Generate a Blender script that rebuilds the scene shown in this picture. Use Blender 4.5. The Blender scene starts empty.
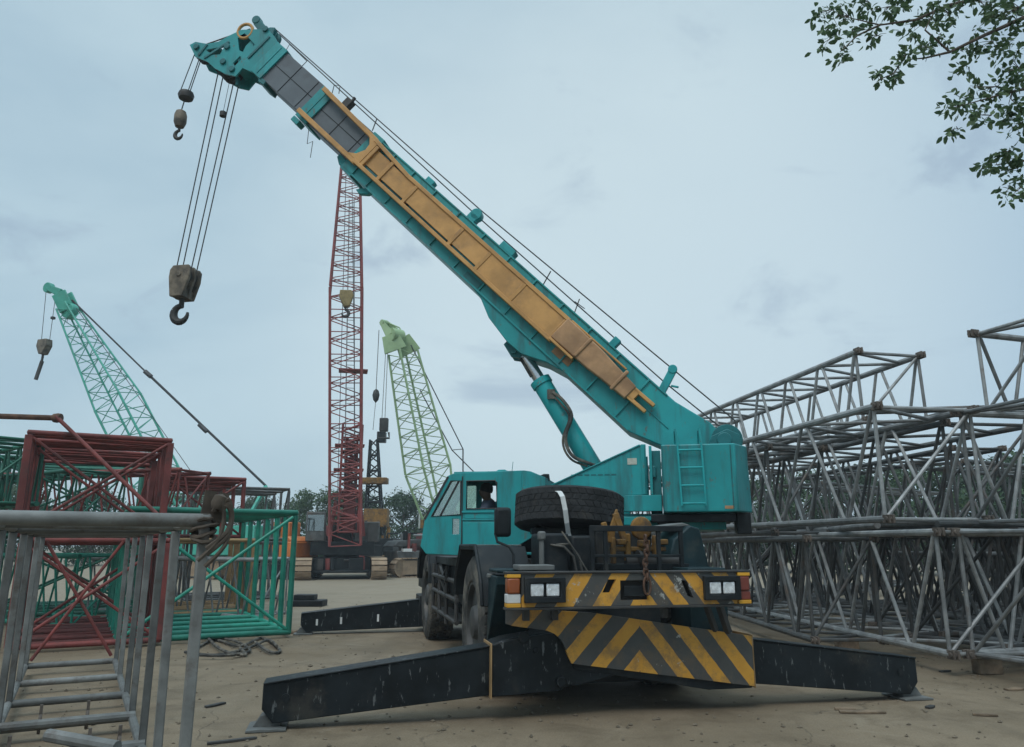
import bpy, bmesh, math, random
from mathutils import Vector as Vec, Matrix
from mathutils.geometry import tessellate_polygon

rnd = random.Random(11)
sc = bpy.context.scene
COL = sc.collection
rad = math.radians
CAM_H, PITCH, FPX = 1.6, rad(12.7), 760.0


def ray(x, y):
    cx, cy = (x - 512) / FPX, (373.5 - y) / FPX
    return Vec((cx, math.cos(PITCH) - math.sin(PITCH) * cy, math.sin(PITCH) + math.cos(PITCH) * cy))


def at(x, y, Y):
    """survey helper: the point seen at pixel x, y that stands Y metres ahead"""
    r = ray(x, y)
    return Vec((0, 0, CAM_H)) + r * (Y / r.y)


# ------------------------------------------------------------------ mesh builder
ORG = {}


class MB:
    def __init__(s, F=None):
        s.v, s.f, s.F, s.mi, s.m = [], [], F, [], 0

    def P(s, p):
        p = Vec(p)
        return s.F @ p if s.F is not None else p

    def raw(s, vs, fs):
        b = len(s.v)
        s.v += [tuple(p) for p in vs]
        s.f += [tuple(i + b for i in f) for f in fs]
        s.mi += [s.m] * len(fs)
        return s

    def path(s, pts, r, n=8, r2=None, closed=False):
        pts = [s.P(p) for p in pts]
        k = len(pts)
        vs, fs = [], []
        ref = None
        for i, p in enumerate(pts):
            if closed:
                d = pts[(i + 1) % k] - pts[i - 1]
            else:
                d = pts[min(i + 1, k - 1)] - pts[max(i - 1, 0)]
            d.normalize()
            if ref is None:
                ref = Vec((0, 0, 1)) if abs(d.z) < .9 else Vec((1, 0, 0))
            a = (ref - d * ref.dot(d)).normalized()
            b = d.cross(a)
            ref = a
            rr = r if r2 is None else r + (r2 - r) * i / (k - 1)
            for j in range(n):
                t = 2 * math.pi * j / n + math.pi / n
                vs.append(p + a * math.cos(t) * rr + b * math.sin(t) * rr)
        m = k if closed else k - 1
        for i in range(m):
            i2 = (i + 1) % k
            for j in range(n):
                fs.append((i * n + j, i * n + (j + 1) % n, i2 * n + (j + 1) % n, i2 * n + j))
        if not closed:
            fs.append(tuple(range(n - 1, -1, -1)))
            fs.append(tuple((k - 1) * n + j for j in range(n)))
        return s.raw(vs, fs)

    def tube(s, a, b, r, n=8, r2=None):
        return s.path([a, b], r, n, r2)

    def box(s, x0, x1, y0, y1, z0, z1):
        vs = [s.P(p) for p in ((x0, y0, z0), (x1, y0, z0), (x1, y1, z0), (x0, y1, z0),
                               (x0, y0, z1), (x1, y0, z1), (x1, y1, z1), (x0, y1, z1))]
        return s.raw(vs, [(3, 2, 1, 0), (4, 5, 6, 7), (0, 1, 5, 4), (1, 2, 6, 5), (2, 3, 7, 6), (3, 0, 4, 7)])

    def bar(s, a, b, w, h, up=(0, 0, 1), w2=None, h2=None):
        """rectangular bar from a to b: w across, h along up"""
        a, b = s.P(a), s.P(b)
        up = Vec(up)
        if s.F is not None:
            up = s.F.to_3x3() @ up
        d = (b - a).normalized()
        if abs(d.dot(up)) > .98:
            up = Vec((0, 1, 0)) if abs(d.y) < .9 else Vec((1, 0, 0))
        u = (up - d * up.dot(d)).normalized()
        q = d.cross(u)
        w2 = w if w2 is None else w2
        h2 = h if h2 is None else h2
        vs = []
        for p, ww, hh in ((a, w, h), (b, w2, h2)):
            for i, j in ((-1, -1), (1, -1), (1, 1), (-1, 1)):
                vs.append(p + q * (i * ww / 2) + u * (j * hh / 2))
        return s.raw(vs, [(3, 2, 1, 0), (4, 5, 6, 7), (0, 1, 5, 4), (1, 2, 6, 5), (2, 3, 7, 6), (3, 0, 4, 7)])

    @staticmethod
    def _ax(p, t, ax):
        return {'x': (t, p[0], p[1]), 'y': (p[0], t, p[1]), 'z': (p[0], p[1], t)}[ax]

    def prism(s, poly, ax, t0, t1):
        n = len(poly)
        vs = [s.P(s._ax(p, t0, ax)) for p in poly] + [s.P(s._ax(p, t1, ax)) for p in poly]
        fs = [tuple(range(n)), tuple(range(2 * n - 1, n - 1, -1))]
        fs += [(i, (i + 1) % n, n + (i + 1) % n, n + i) for i in range(n)]
        return s.raw(vs, fs)

    def holed(s, loops, ax, t0, t1):
        flat = [p for l in loops for p in l]
        n = len(flat)
        tris = tessellate_polygon([[Vec((p[0], p[1], 0)) for p in l] for l in loops])
        vs = [s.P(s._ax(p, t0, ax)) for p in flat] + [s.P(s._ax(p, t1, ax)) for p in flat]
        fs = [tuple(t) for t in tris] + [tuple(n + i for i in reversed(t)) for t in tris]
        b = 0
        for l in loops:
            k = len(l)
            fs += [(b + i, b + (i + 1) % k, n + b + (i + 1) % k, n + b + i) for i in range(k)]
            b += k
        return s.raw(vs, fs)

    def lathe(s, prof, c, ax, n=32, ph=0):
        """prof: (radius, offset along axis)"""
        c, ax = s.P(c), Vec(ax)
        if s.F is not None:
            ax = s.F.to_3x3() @ ax
        ax.normalize()
        a = (Vec((0, 0, 1)) if abs(ax.z) < .9 else Vec((1, 0, 0)))
        a = (a - ax * a.dot(ax)).normalized()
        b = ax.cross(a)
        vs, fs = [], []
        for r, t in prof:
            for j in range(n):
                th = 2 * math.pi * j / n + ph
                vs.append(c + ax * t + (a * math.cos(th) + b * math.sin(th)) * max(r, 1e-4))
        for i in range(len(prof) - 1):
            for j in range(n):
                fs.append((i * n + j, i * n + (j + 1) % n, (i + 1) * n + (j + 1) % n, (i + 1) * n + j))
        if prof[0][0] > 1e-3:
            fs.append(tuple(range(n - 1, -1, -1)))
        if prof[-1][0] > 1e-3:
            fs.append(tuple((len(prof) - 1) * n + j for j in range(n)))
        return s.raw(vs, fs)

    def disc(s, c, ax, r, t0, t1, n=24):
        return s.lathe([(r, t0), (r, t1)], c, ax, n)

    def build(s, name, mats, parent=None, loc=None, bevel=0, ang=35, flat=False, recalc=True):
        if isinstance(parent, list): parent = parent[0]
        if not isinstance(mats, (list, tuple)):
            mats = [mats]
        L = ORG[parent.name] if parent is not None else (Vec(loc) if loc is not None else None)
        if L is None:
            xs = [p[0] for p in s.v]; ys = [p[1] for p in s.v]; zs = [p[2] for p in s.v]
            L = Vec(((min(xs) + max(xs)) / 2, (min(ys) + max(ys)) / 2, min(zs)))
        me = bpy.data.meshes.new(name)
        me.from_pydata([(p[0] - L.x, p[1] - L.y, p[2] - L.z) for p in s.v], [], s.f)
        for m in mats:
            me.materials.append(m)
        me.polygons.foreach_set('material_index', s.mi)
        if recalc:
            bm = bmesh.new(); bm.from_mesh(me)
            bmesh.ops.recalc_face_normals(bm, faces=bm.faces)
            bm.to_mesh(me); bm.free()
        if not flat:
            me.polygons.foreach_set('use_smooth', [True] * len(me.polygons))
            me.set_sharp_from_angle(angle=rad(ang))
        o = bpy.data.objects.new(name, me)
        COL.objects.link(o)
        if parent is not None:
            o.parent = parent
        else:
            o.location = L
        ORG[o.name] = L
        if bevel:
            b = o.modifiers.new('bevel', 'BEVEL')
            b.width = bevel; b.segments = 2; b.limit_method = 'ANGLE'; b.angle_limit = rad(40)
            b.harden_normals = False
        return o


    def build_each(s, name, mats, parent, gap=.01, **kw):
        """one object per piece: shells whose boxes touch stay together"""
        n = len(s.v); par = list(range(n))

        def fd(i):
            while par[i] != i:
                par[i] = par[par[i]]; i = par[i]
            return i
        for f in s.f:
            for i in f[1:]: par[fd(i)] = fd(f[0])
        bx = {}
        for i, p in enumerate(s.v):
            r = fd(i); b = bx.setdefault(r, [list(p), list(p)])
            for k in range(3):
                b[0][k] = min(b[0][k], p[k]); b[1][k] = max(b[1][k], p[k])
        ks = list(bx); gp = {k: k for k in ks}

        def fg(i):
            while gp[i] != i: i = gp[i]
            return i
        for a in range(len(ks)):
            for b in range(a):
                A, B = bx[ks[a]], bx[ks[b]]
                if all(A[0][k] - gap <= B[1][k] and B[0][k] - gap <= A[1][k] for k in range(3)):
                    gp[fg(ks[a])] = fg(ks[b])
        out = []
        for root in sorted({fg(k) for k in ks}):
            q = MB(); mp = {}
            for f, mi in zip(s.f, s.mi):
                if fg(fd(f[0])) != root: continue
                ids = []
                for i in f:
                    if i not in mp: mp[i] = len(q.v); q.v.append(s.v[i])
                    ids.append(mp[i])
                q.f.append(tuple(ids)); q.mi.append(mi)
            out.append(q.build(name, mats, parent, **kw))
        return out


def tag(o, label=None, cat=None, group=None, kind=None):
    if label: o['label'] = label
    if cat: o['category'] = cat
    if group: o['group'] = group
    if kind: o['kind'] = kind
    return o


def thing(name, label, cat, loc=(0, 0, 0), group=None):
    o = bpy.data.objects.new(name, None)
    o.empty_display_size = .3
    COL.objects.link(o)
    o.location = loc
    ORG[o.name] = Vec(loc)
    return tag(o, label, cat, group)


def dup(root, loc, rotz=0, label=None, group=None, scale=None, rot=None):
    r = root.copy(); COL.objects.link(r); r.location = loc
    r.rotation_euler = rot if rot else (0, 0, rotz)
    if scale is not None: r.scale = scale if hasattr(scale, '__len__') else (scale,) * 3
    if label: r['label'] = label
    if group: r['group'] = group
    for ch in list(root.children):
        c = ch.copy(); COL.objects.link(c); c.parent = r
        for g in ch.children:
            d = g.copy(); COL.objects.link(d); d.parent = c
    return r


def smooth(pts, k=5):
    w3 = [Vec(p) for p in pts]; sm = []
    for i in range(len(w3) - 1):
        a, c = w3[i], w3[i + 1]; pa = w3[max(0, i - 1)]; pc = w3[min(len(w3) - 1, i + 2)]
        for j in range(k):
            t = j / k
            sm.append(.5 * ((2 * a) + (c - pa) * t + (2 * pa - 5 * a + 4 * c - pc) * t * t + (3 * a - pa - 3 * c + pc) * t ** 3))
    return sm + [w3[-1]]


def frame(o, x, y, z):
    m = Matrix.Identity(4)
    for i in range(3):
        m[i][0], m[i][1], m[i][2], m[i][3] = x[i], y[i], z[i], o[i]
    return m


# ------------------------------------------------------------------ materials
def nn(nt, t, **kw):
    n = nt.nodes.new(t)
    for k, v in kw.items():
        setattr(n, k, v)
    return n


def mat(name, col, rough=.55, metal=0.0, var=.22, scale=2.5, dirt=None, damt=.5, dscale=1.3, dthr=.52,
        bump=.06, bscale=30, streak=False, spec=.4, col2=None, thr2=.62, scale2=5.0, stretch2=None, rvar=.10):
    m = bpy.data.materials.new(name); m.use_nodes = True
    nt = m.node_tree; L = nt.links
    bs = nt.nodes['Principled BSDF']
    bs.inputs['Metallic'].default_value = metal
    bs.inputs['Specular IOR Level'].default_value = spec
    tc = nn(nt, 'ShaderNodeTexCoord'); oi = nn(nt, 'ShaderNodeObjectInfo')
    mul = nn(nt, 'ShaderNodeMath', operation='MULTIPLY'); mul.inputs[1].default_value = 57.0
    L.new(oi.outputs['Random'], mul.inputs[0])
    add = nn(nt, 'ShaderNodeVectorMath', operation='ADD')
    L.new(tc.outputs['Object'], add.inputs[0]); L.new(mul.outputs[0], add.inputs[1])
    vec = add.outputs[0]

    def noise(sc_, det=5, v=vec, ro=.6):
        n = nn(nt, 'ShaderNodeTexNoise'); n.inputs['Scale'].default_value = sc_
        n.inputs['Detail'].default_value = det; n.inputs['Roughness'].default_value = ro
        L.new(v, n.inputs['Vector']); return n.outputs['Fac']

    def ramp(f, a, b):
        r = nn(nt, 'ShaderNodeMapRange'); r.interpolation_type = 'SMOOTHSTEP'
        r.inputs['From Min'].default_value = a; r.inputs['From Max'].default_value = b
        L.new(f, r.inputs['Value']); return r.outputs[0]

    def mix(f, a, b):
        x = nn(nt, 'ShaderNodeMix', data_type='RGBA')
        L.new(f, x.inputs[0])
        for sk, val in ((6, a), (7, b)):
            if hasattr(val, 'links'): L.new(val, x.inputs[sk])
            else: x.inputs[sk].default_value = (*val, 1)
        return x.outputs[2]
    lo = tuple(c * (1 - var) for c in col); hi = tuple(min(1, c * (1 + var)) for c in col)
    c = mix(ramp(noise(scale), .3, .7), lo, hi)
    if col2 is not None:
        v3 = vec
        if stretch2:
            m3 = nn(nt, 'ShaderNodeMapping'); m3.inputs['Scale'].default_value = stretch2
            L.new(vec, m3.inputs['Vector']); v3 = m3.outputs[0]
        c = mix(ramp(noise(scale2, 6, v3, .65), thr2, thr2 + .07), c, col2)
    if dirt is not None:
        v2 = vec
        if streak:
            mp = nn(nt, 'ShaderNodeMapping'); mp.inputs['Scale'].default_value = (3.0, 3.0, .35)
            L.new(vec, mp.inputs['Vector']); v2 = mp.outputs[0]
        d = ramp(noise(dscale, 8, v2, .68), dthr, dthr + .2)
        mm = nn(nt, 'ShaderNodeMath', operation='MULTIPLY'); mm.inputs[1].default_value = damt
        L.new(d, mm.inputs[0])
        c = mix(mm.outputs[0], c, dirt)
    rv = nn(nt, 'ShaderNodeMapRange'); rv.inputs['To Min'].default_value = 1 - rvar; rv.inputs['To Max'].default_value = 1 + rvar
    L.new(oi.outputs['Random'], rv.inputs['Value'])
    scl = nn(nt, 'ShaderNodeVectorMath', operation='SCALE'); L.new(c, scl.inputs[0]); L.new(rv.outputs[0], scl.inputs['Scale'])
    c = scl.outputs[0]
    L.new(c, bs.inputs['Base Color'])
    rr = nn(nt, 'ShaderNodeMapRange')
    rr.inputs['To Min'].default_value = max(.05, rough - .12); rr.inputs['To Max'].default_value = min(1, rough + .15)
    L.new(noise(scale * 2.3), rr.inputs['Value']); L.new(rr.outputs[0], bs.inputs['Roughness'])
    if bump:
        b = nn(nt, 'ShaderNodeBump'); b.inputs['Strength'].default_value = bump; b.inputs['Distance'].default_value = .02
        L.new(noise(bscale, 3), b.inputs['Height']); L.new(b.outputs[0], bs.inputs['Normal'])
    return m


RUST = (.10, .045, .022); MUD = (.16, .125, .09)
M = {}
M['teal'] = mat('teal_paint', (.012, .275, .285), .42, var=.15, scale=1.2, dirt=(.03, .105, .11), damt=.65, dscale=1.6, dthr=.47, streak=True, bump=.03, col2=(.085, .15, .14), thr2=.605, scale2=6, stretch2=(1.5, 1.5, .8))
M['teal_dk'] = mat('dark_teal_paint', (.008, .13, .14), .5, var=.2, dirt=(.03, .045, .045), damt=.7, dscale=3, bump=.05)
M['boomgrey'] = mat('boom_grey_paint', (.098, .118, .134), .5, var=.16, scale=1.5, dirt=(.06, .06, .07), damt=.6, dscale=2.2, bump=.03)
M['orange'] = mat('faded_orange_paint', (.50, .265, .085), .6, var=.2, scale=2.2, dirt=(.27, .15, .065), damt=.65, dscale=2.0, streak=False, bump=.05)
M['brownorange'] = mat('browned_orange_paint', (.36, .205, .10), .6, var=.25, scale=3, dirt=RUST, damt=.5, bump=.05)
M['black'] = mat('black_chassis_paint', (.012, .015, .017), .5, var=.35, dirt=(.055, .048, .038), damt=.5, dscale=2.5, bump=.06, spec=.18)
M['blackscr'] = mat('scratched_black_paint', (.009, .012, .014), .45, var=.4, dirt=(.065, .058, .046), damt=.5, dscale=2.0, dthr=.53, col2=(.10, .108, .11), thr2=.60, scale2=8, stretch2=(2.6, 2.6, .7), bump=.05, spec=.18)
M['blackblue'] = mat('blue_black_paint', (.010, .026, .031), .45, var=.3, dirt=(.06, .06, .05), damt=.4, dscale=3, bump=.03, spec=.18)
M['greyfen'] = mat('dusty_grey_cover', (.12, .125, .12), .6, var=.25, dirt=(.06, .055, .05), damt=.6, dscale=6, bump=.05)
M['rubber'] = mat('tyre_rubber', (.048, .047, .044), .8, var=.35, scale=6, dirt=(.18, .16, .13), damt=.8, dscale=3.5, dthr=.45, bump=.12, bscale=60, spec=.2)
M['rubber_old'] = mat('old_tyre_rubber', (.022, .023, .024), .8, var=.35, scale=6, dirt=(.06, .052, .044), damt=.5, dscale=5, bump=.12, bscale=60, spec=.2)
M['rim'] = mat('dusty_rim', (.055, .056, .055), .6, metal=.2, var=.3, dirt=MUD, damt=.4, dscale=5, bump=.05)
M['yellow'] = mat('yellow_paint', (.60, .30, .025), .5, var=.2, dirt=(.14, .08, .04), damt=.7, dscale=4, bump=.05)
M['tackle'] = mat('shaded_grimy_yellow_paint', (.21, .105, .018), .65, var=.3, dirt=(.05, .035, .025), damt=.85, dscale=6, dthr=.46, bump=.08)  # yellow dulled to carry the deck shade in its colour, grime on top
M['hookylw'] = mat('dirty_yellow_block', (.22, .165, .07), .7, var=.35, scale=4, dirt=(.07, .055, .04), damt=.7, dscale=4, bump=0)
M['ropebr'] = mat('old_brown_rope', (.062, .048, .036), .85, var=.35, scale=9, bump=.15)
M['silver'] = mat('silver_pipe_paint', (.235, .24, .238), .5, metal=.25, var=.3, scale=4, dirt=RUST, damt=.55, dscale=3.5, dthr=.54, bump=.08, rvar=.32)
M['silverdk'] = mat('shaded_weathered_pipe_paint', (.075, .078, .077), .55, metal=.2, var=.3, scale=4, dirt=(.09, .055, .035), damt=.6, dscale=3, dthr=.5, bump=.08, rvar=.32)  # darker copy of silver: shade inside the stack put into the colour, plus weathering
M['sectdk'] = mat('shaded_old_pipe_paint', (.038, .038, .037), .65, var=.3, scale=4, dirt=(.05, .035, .025), damt=.6, dscale=3, bump=.08, rvar=.32)  # near-black pipes: the gloom deep in the right stack is painted into them
M['postgrey'] = mat('grey_frame_paint', (.125, .128, .122), .55, var=.28, scale=4, dirt=(.06, .042, .03), damt=.8, dscale=4.5, dthr=.50, bump=.08, rvar=.32)
M['rust'] = mat('rusty_steel', (.10, .052, .032), .8, var=.4, scale=8, dirt=(.04, .025, .018), damt=.6, dscale=6, bump=.2)
M['lug'] = mat('weathered_lug_steel', (.105, .085, .07), .75, var=.4, scale=8, dirt=(.045, .032, .025), damt=.7, dscale=9, bump=.15)
M['redpipe'] = mat('red_primer_paint', (.165, .036, .031), .6, var=.28, scale=3, dirt=(.055, .03, .025), damt=.7, dscale=3.5, dthr=.48, bump=.08, rvar=.32)
M['redcrane'] = mat('red_crane_paint', (.21, .048, .044), .6, var=.2, scale=1, dirt=(.07, .03, .03), damt=.6, dscale=1.5, bump=.0)
M['greenpipe'] = mat('green_frame_paint', (.012, .215, .15), .45, var=.25, scale=3, dirt=(.03, .07, .05), damt=.6, dscale=3, bump=.05, rvar=.32)
M['greendk'] = mat('dull_green_paint', (.018, .125, .085), .55, var=.3, scale=3, dirt=(.05, .04, .03), damt=.7, dscale=3, bump=.05, rvar=.32)
M['tanpipe'] = mat('tan_frame_paint', (.26, .165, .075), .6, var=.3, scale=3, dirt=RUST, damt=.6, dscale=3, bump=.05, rvar=.32)
M['greenboom'] = mat('sea_green_boom_paint', (.05, .33, .25), .5, var=.15, scale=1, dirt=(.08, .15, .12), damt=.5, bump=0)
M['paleboom'] = mat('pale_green_boom_paint', (.25, .36, .19), .5, var=.15, scale=1, dirt=(.13, .17, .09), damt=.5, bump=0)
M['tan'] = mat('tan_track_steel', (.28, .20, .13), .8, var=.3, scale=2, dirt=(.10, .07, .05), damt=.6, dscale=2, bump=.1)
M['cable'] = mat('steel_rope', (.055, .055, .058), .6, metal=.3, var=.2, bump=0)
M['chrome'] = mat('chrome_rod', (.55, .56, .57), .2, metal=.9, var=.1, bump=0)
M['hookblk'] = mat('hook_block_paint', (.13, .105, .075), .6, var=.45, scale=5, dirt=(.035, .033, .032), damt=.8, dscale=4, dthr=.45, bump=.1)
M['darksteel'] = mat('dark_steel', (.05, .048, .046), .6, metal=.3, var=.3, bump=.08)
M['white'] = mat('white_paint', (.62, .63, .62), .5, var=.1, dirt=(.3, .28, .25), damt=.5, bump=0)
M['strap'] = mat('webbing_strap', (.55, .56, .55), .8, var=.1, scale=10, dirt=(.25, .23, .2), damt=.4, bump=.05)
M['amber'] = mat('amber_lens', (.27, .065, .014), .3, var=.15, dirt=(.2, .06, .03), damt=.4, bump=0, spec=.6)
M['redlens'] = mat('red_lens', (.15, .028, .016), .35, var=.15, bump=0, spec=.6)
M['lamp'] = mat('headlamp_reflector', (.72, .74, .76), .22, metal=.55, var=.25, scale=25, bump=.15, bscale=60)
M['orangemach'] = mat('orange_machine_paint', (.50, .15, .035), .5, var=.15, dirt=RUST, damt=.4, bump=0)
M['timber'] = mat('old_timber', (.16, .115, .075), .85, var=.35, scale=6, dirt=(.07, .05, .035), damt=.6, dscale=5, bump=.2)
M['stone'] = mat('grey_stone', (.135, .108, .076), .9, var=.3, scale=8, bump=.3)
M['bark'] = mat('tree_bark', (.085, .066, .05), .9, var=.4, scale=6, bump=.4)
M['skin'] = mat('dark_skin', (.13, .07, .045), .55, var=.1, bump=0)
M['shirt'] = mat('slate_work_shirt', (.10, .115, .16), .85, var=.15, bump=.05)
M['trouser'] = mat('dark_trousers', (.03, .032, .04), .9, var=.15, bump=.05)
M['hair'] = mat('black_hair', (.012, .011, .010), .7, var=.2, bump=.1)
M['seat'] = mat('black_vinyl', (.025, .025, .027), .55, var=.2, bump=.05)
M['sticker'] = mat('faded_sticker', (.45, .47, .40), .6, var=.15, scale=20, dirt=(.2, .24, .22), damt=.5, dscale=12, bump=0)


def leaf_mat(name, a, b):
    m = bpy.data.materials.new(name); m.use_nodes = True
    nt = m.node_tree; L = nt.links; bs = nt.nodes['Principled BSDF']
    g = nn(nt, 'ShaderNodeNewGeometry')
    x = nn(nt, 'ShaderNodeMix', data_type='RGBA')
    L.new(g.outputs['Random Per Island'], x.inputs[0])
    x.inputs[6].default_value = (*a, 1); x.inputs[7].default_value = (*b, 1)
    L.new(x.outputs[2], bs.inputs['Base Color'])
    bs.inputs['Roughness'].default_value = .55
    bs.inputs['Specular IOR Level'].default_value = .3
    tr = nn(nt, 'ShaderNodeBsdfTranslucent'); L.new(x.outputs[2], tr.inputs['Color'])
    ms = nn(nt, 'ShaderNodeMixShader'); ms.inputs[0].default_value = .3
    L.new(bs.outputs[0], ms.inputs[1]); L.new(tr.outputs[0], ms.inputs[2])
    L.new(ms.outputs[0], nt.nodes['Material Output'].inputs['Surface'])
    return m


M['leaf'] = leaf_mat('leaf_green', (.045, .095, .042), (.11, .17, .075))
M['leaf_far'] = leaf_mat('far_leaf_green', (.022, .060, .024), (.075, .125, .050))
M['leaf_dk'] = leaf_mat('dark_far_leaf_green', (.018, .045, .022), (.05, .09, .04))


def glass_mat(name, tint, base=.05):
    m = bpy.data.materials.new(name); m.use_nodes = True
    nt = m.node_tree; L = nt.links
    nt.nodes.remove(nt.nodes['Principled BSDF'])
    t = nn(nt, 'ShaderNodeBsdfTransparent'); t.inputs[0].default_value = (*tint, 1)
    g = nn(nt, 'ShaderNodeBsdfGlossy'); g.inputs['Roughness'].default_value = .03
    g.inputs['Color'].default_value = (.9, .95, .95, 1)
    f = nn(nt, 'ShaderNodeFresnel'); f.inputs[0].default_value = 1.55
    ns = nn(nt, 'ShaderNodeMath', operation='MULTIPLY_ADD'); ns.inputs[1].default_value = 1.0; ns.inputs[2].default_value = base
    L.new(f.outputs[0], ns.inputs[0])
    x = nn(nt, 'ShaderNodeMixShader'); L.new(ns.outputs[0], x.inputs[0])
    L.new(t.outputs[0], x.inputs[1]); L.new(g.outputs[0], x.inputs[2])
    L.new(x.outputs[0], nt.nodes['Material Output'].inputs['Surface'])
    return m


M['glass'] = glass_mat('greenish_cab_glass', (.74, .87, .79), .26)
M['lens'] = glass_mat('clear_lamp_lens', (.95, .96, .97))

# ------------------------------------------------------------------ axes of the big crane
YAW = rad(12.2)
R = Vec((math.cos(YAW), math.sin(YAW), 0)); D = Vec((-math.sin(YAW), math.cos(YAW), 0)); Z = Vec((0, 0, 1))
C0 = R * 2.7 + D * 11.5
CF = frame(C0, R, D, Z)                                  # carrier: x across, y to the far end
SB = rad(11)
Fw = Vec((-math.cos(SB), math.sin(SB), 0)); Lf = Z.cross(Fw)
SF = frame(C0, Fw, Lf, Z)                                # slewing upperworks: x towards the boom tip
EL = rad(45.0)
U = (Fw * math.cos(EL) + Z * math.sin(EL)); W = U.cross(Lf)
BP = C0 + Fw * -2.7 + Z * 3.0
BF = frame(BP, U, Lf, W)                                 # boom: x along, y to the camera side, z up


def stripe_mat(name, x0, kl, kr, pl, pr, phl, phr, duty, zo, wear=.665):
    """yellow and black chevrons, painted across the width of the carrier"""
    m = bpy.data.materials.new(name); m.use_nodes = True
    nt = m.node_tree; L = nt.links; bs = nt.nodes['Principled BSDF']
    tc = nn(nt, 'ShaderNodeTexCoord')

    def mth(op, a, b=None):
        n = nn(nt, 'ShaderNodeMath', operation=op)
        for i, q in enumerate((a, b)):
            if q is None: continue
            if hasattr(q, 'links'): L.new(q, n.inputs[i])
            else: n.inputs[i].default_value = q
        return n.outputs[0]
    dp = nn(nt, 'ShaderNodeVectorMath', operation='DOT_PRODUCT')
    L.new(tc.outputs['Object'], dp.inputs[0]); dp.inputs[1].default_value = R
    sep = nn(nt, 'ShaderNodeSeparateXYZ'); L.new(tc.outputs['Object'], sep.inputs[0])
    wob = nn(nt, 'ShaderNodeTexNoise'); wob.inputs['Scale'].default_value = 9; L.new(tc.outputs['Object'], wob.inputs['Vector'])
    wv = mth('MULTIPLY', mth('SUBTRACT', wob.outputs['Fac'], .5), .02)
    x = mth('ADD', mth('SUBTRACT', dp.outputs['Value'], x0), wv)
    z = mth('SUBTRACT', sep.outputs['Z'], zo)
    left = mth('ADD', mth('DIVIDE', mth('SUBTRACT', z, mth('MULTIPLY', x, kl)), pl), phl)
    right = mth('ADD', mth('DIVIDE', mth('ADD', z, mth('MULTIPLY', x, kr)), pr), phr)
    fl = mth('LESS_THAN', mth('FRACT', mth('ADD', left, 20.0)), duty)
    fr = mth('LESS_THAN', mth('FRACT', mth('ADD', right, 20.0)), duty)
    s = mth('GREATER_THAN', x, 0.0)
    f = mth('ADD', mth('MULTIPLY', fr, s), mth('MULTIPLY', fl, mth('SUBTRACT', 1.0, s)))
    n1 = nn(nt, 'ShaderNodeTexNoise'); n1.inputs['Scale'].default_value = 5; n1.inputs['Detail'].default_value = 8
    n1.inputs['Roughness'].default_value = .7
    L.new(tc.outputs['Object'], n1.inputs['Vector'])

    def mix(fa, a, b):
        q = nn(nt, 'ShaderNodeMix', data_type='RGBA')
        if hasattr(fa, 'links'): L.new(fa, q.inputs[0])
        for sk, val in ((6, a), (7, b)):
            if hasattr(val, 'links'): L.new(val, q.inputs[sk])
            else: q.inputs[sk].default_value = (*val, 1)
        return q.outputs[2]
    ye = mix(n1.outputs['Fac'], (.38, .17, .015), (.66, .34, .04))
    bk = mix(n1.outputs['Fac'], (.030, .031, .031), (.075, .075, .07))
    c = mix(f, bk, ye)
    n2 = nn(nt, 'ShaderNodeTexNoise'); n2.inputs['Scale'].default_value = 3.2; n2.inputs['Detail'].default_value = 9
    n2.inputs['Roughness'].default_value = .75
    L.new(tc.outputs['Object'], n2.inputs['Vector'])
    mr = nn(nt, 'ShaderNodeMapRange'); mr.inputs['From Min'].default_value = .50; mr.inputs['From Max'].default_value = .62
    mr.inputs['To Max'].default_value = .6
    L.new(n2.outputs['Fac'], mr.inputs['Value'])
    c = mix(mr.outputs[0], c, (.10, .075, .05))
    n3 = nn(nt, 'ShaderNodeTexNoise'); n3.inputs['Scale'].default_value = 7.5; n3.inputs['Detail'].default_value = 7
    n3.inputs['Roughness'].default_value = .7
    L.new(tc.outputs['Object'], n3.inputs['Vector'])
    m3 = nn(nt, 'ShaderNodeMapRange'); m3.inputs['From Min'].default_value = wear; m3.inputs['From Max'].default_value = wear + .03
    m3.inputs['To Max'].default_value = .8
    L.new(n3.outputs['Fac'], m3.inputs['Value'])
    c = mix(m3.outputs[0], c, (.36, .36, .33))
    L.new(c, bs.inputs['Base Color']); bs.inputs['Roughness'].default_value = .55
    return m


M['chev'] = stripe_mat('chevron_paint', .17, 1.05, 1.28, .40, .435, .22, .24, .47, .5)
M['chev2'] = stripe_mat('bumper_stripe_paint', .08, 1.5, 1.3, .555, .416, .216, .99, .49, 1.05, .60)

# ------------------------------------------------------------------ THE BIG CRANE
crane = thing('mobile_crane', 'teal rough terrain crane with orange striped boom raised over black outriggers', 'crane', C0)

# --- carrier
b = MB(CF)
b.box(-.52, .52, -3.85, 4.2, .72, 1.22)
b.box(-1.15, 1.15, -1.35, -.9, .85, 1.3); b.box(-1.15, 1.15, 1.0, 1.45, .85, 1.3)
b.box(-.95, .95, -2.66, -2.34, .62, .86); b.box(-.95, .95, 2.34, 2.66, .62, .86)
b.box(-1.16, 1.16, -1.45, 3.9, 1.3, 1.42)
b.box(-.9, .9, -3.75, -1.5, 1.22, 1.3)
b.box(-.78, .78, -3.6, 3.4, .50, .74); b.box(-.6, 1.1, -3.7, -3.45, .24, .52)  # belly boxes added to deepen the shadow on the ground below
b.disc((0, 0, 0), (0, 0, 1), .85, 1.42, 1.8, 40)
chassis = b.build('chassis', M['black'], crane, bevel=.012)

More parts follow.
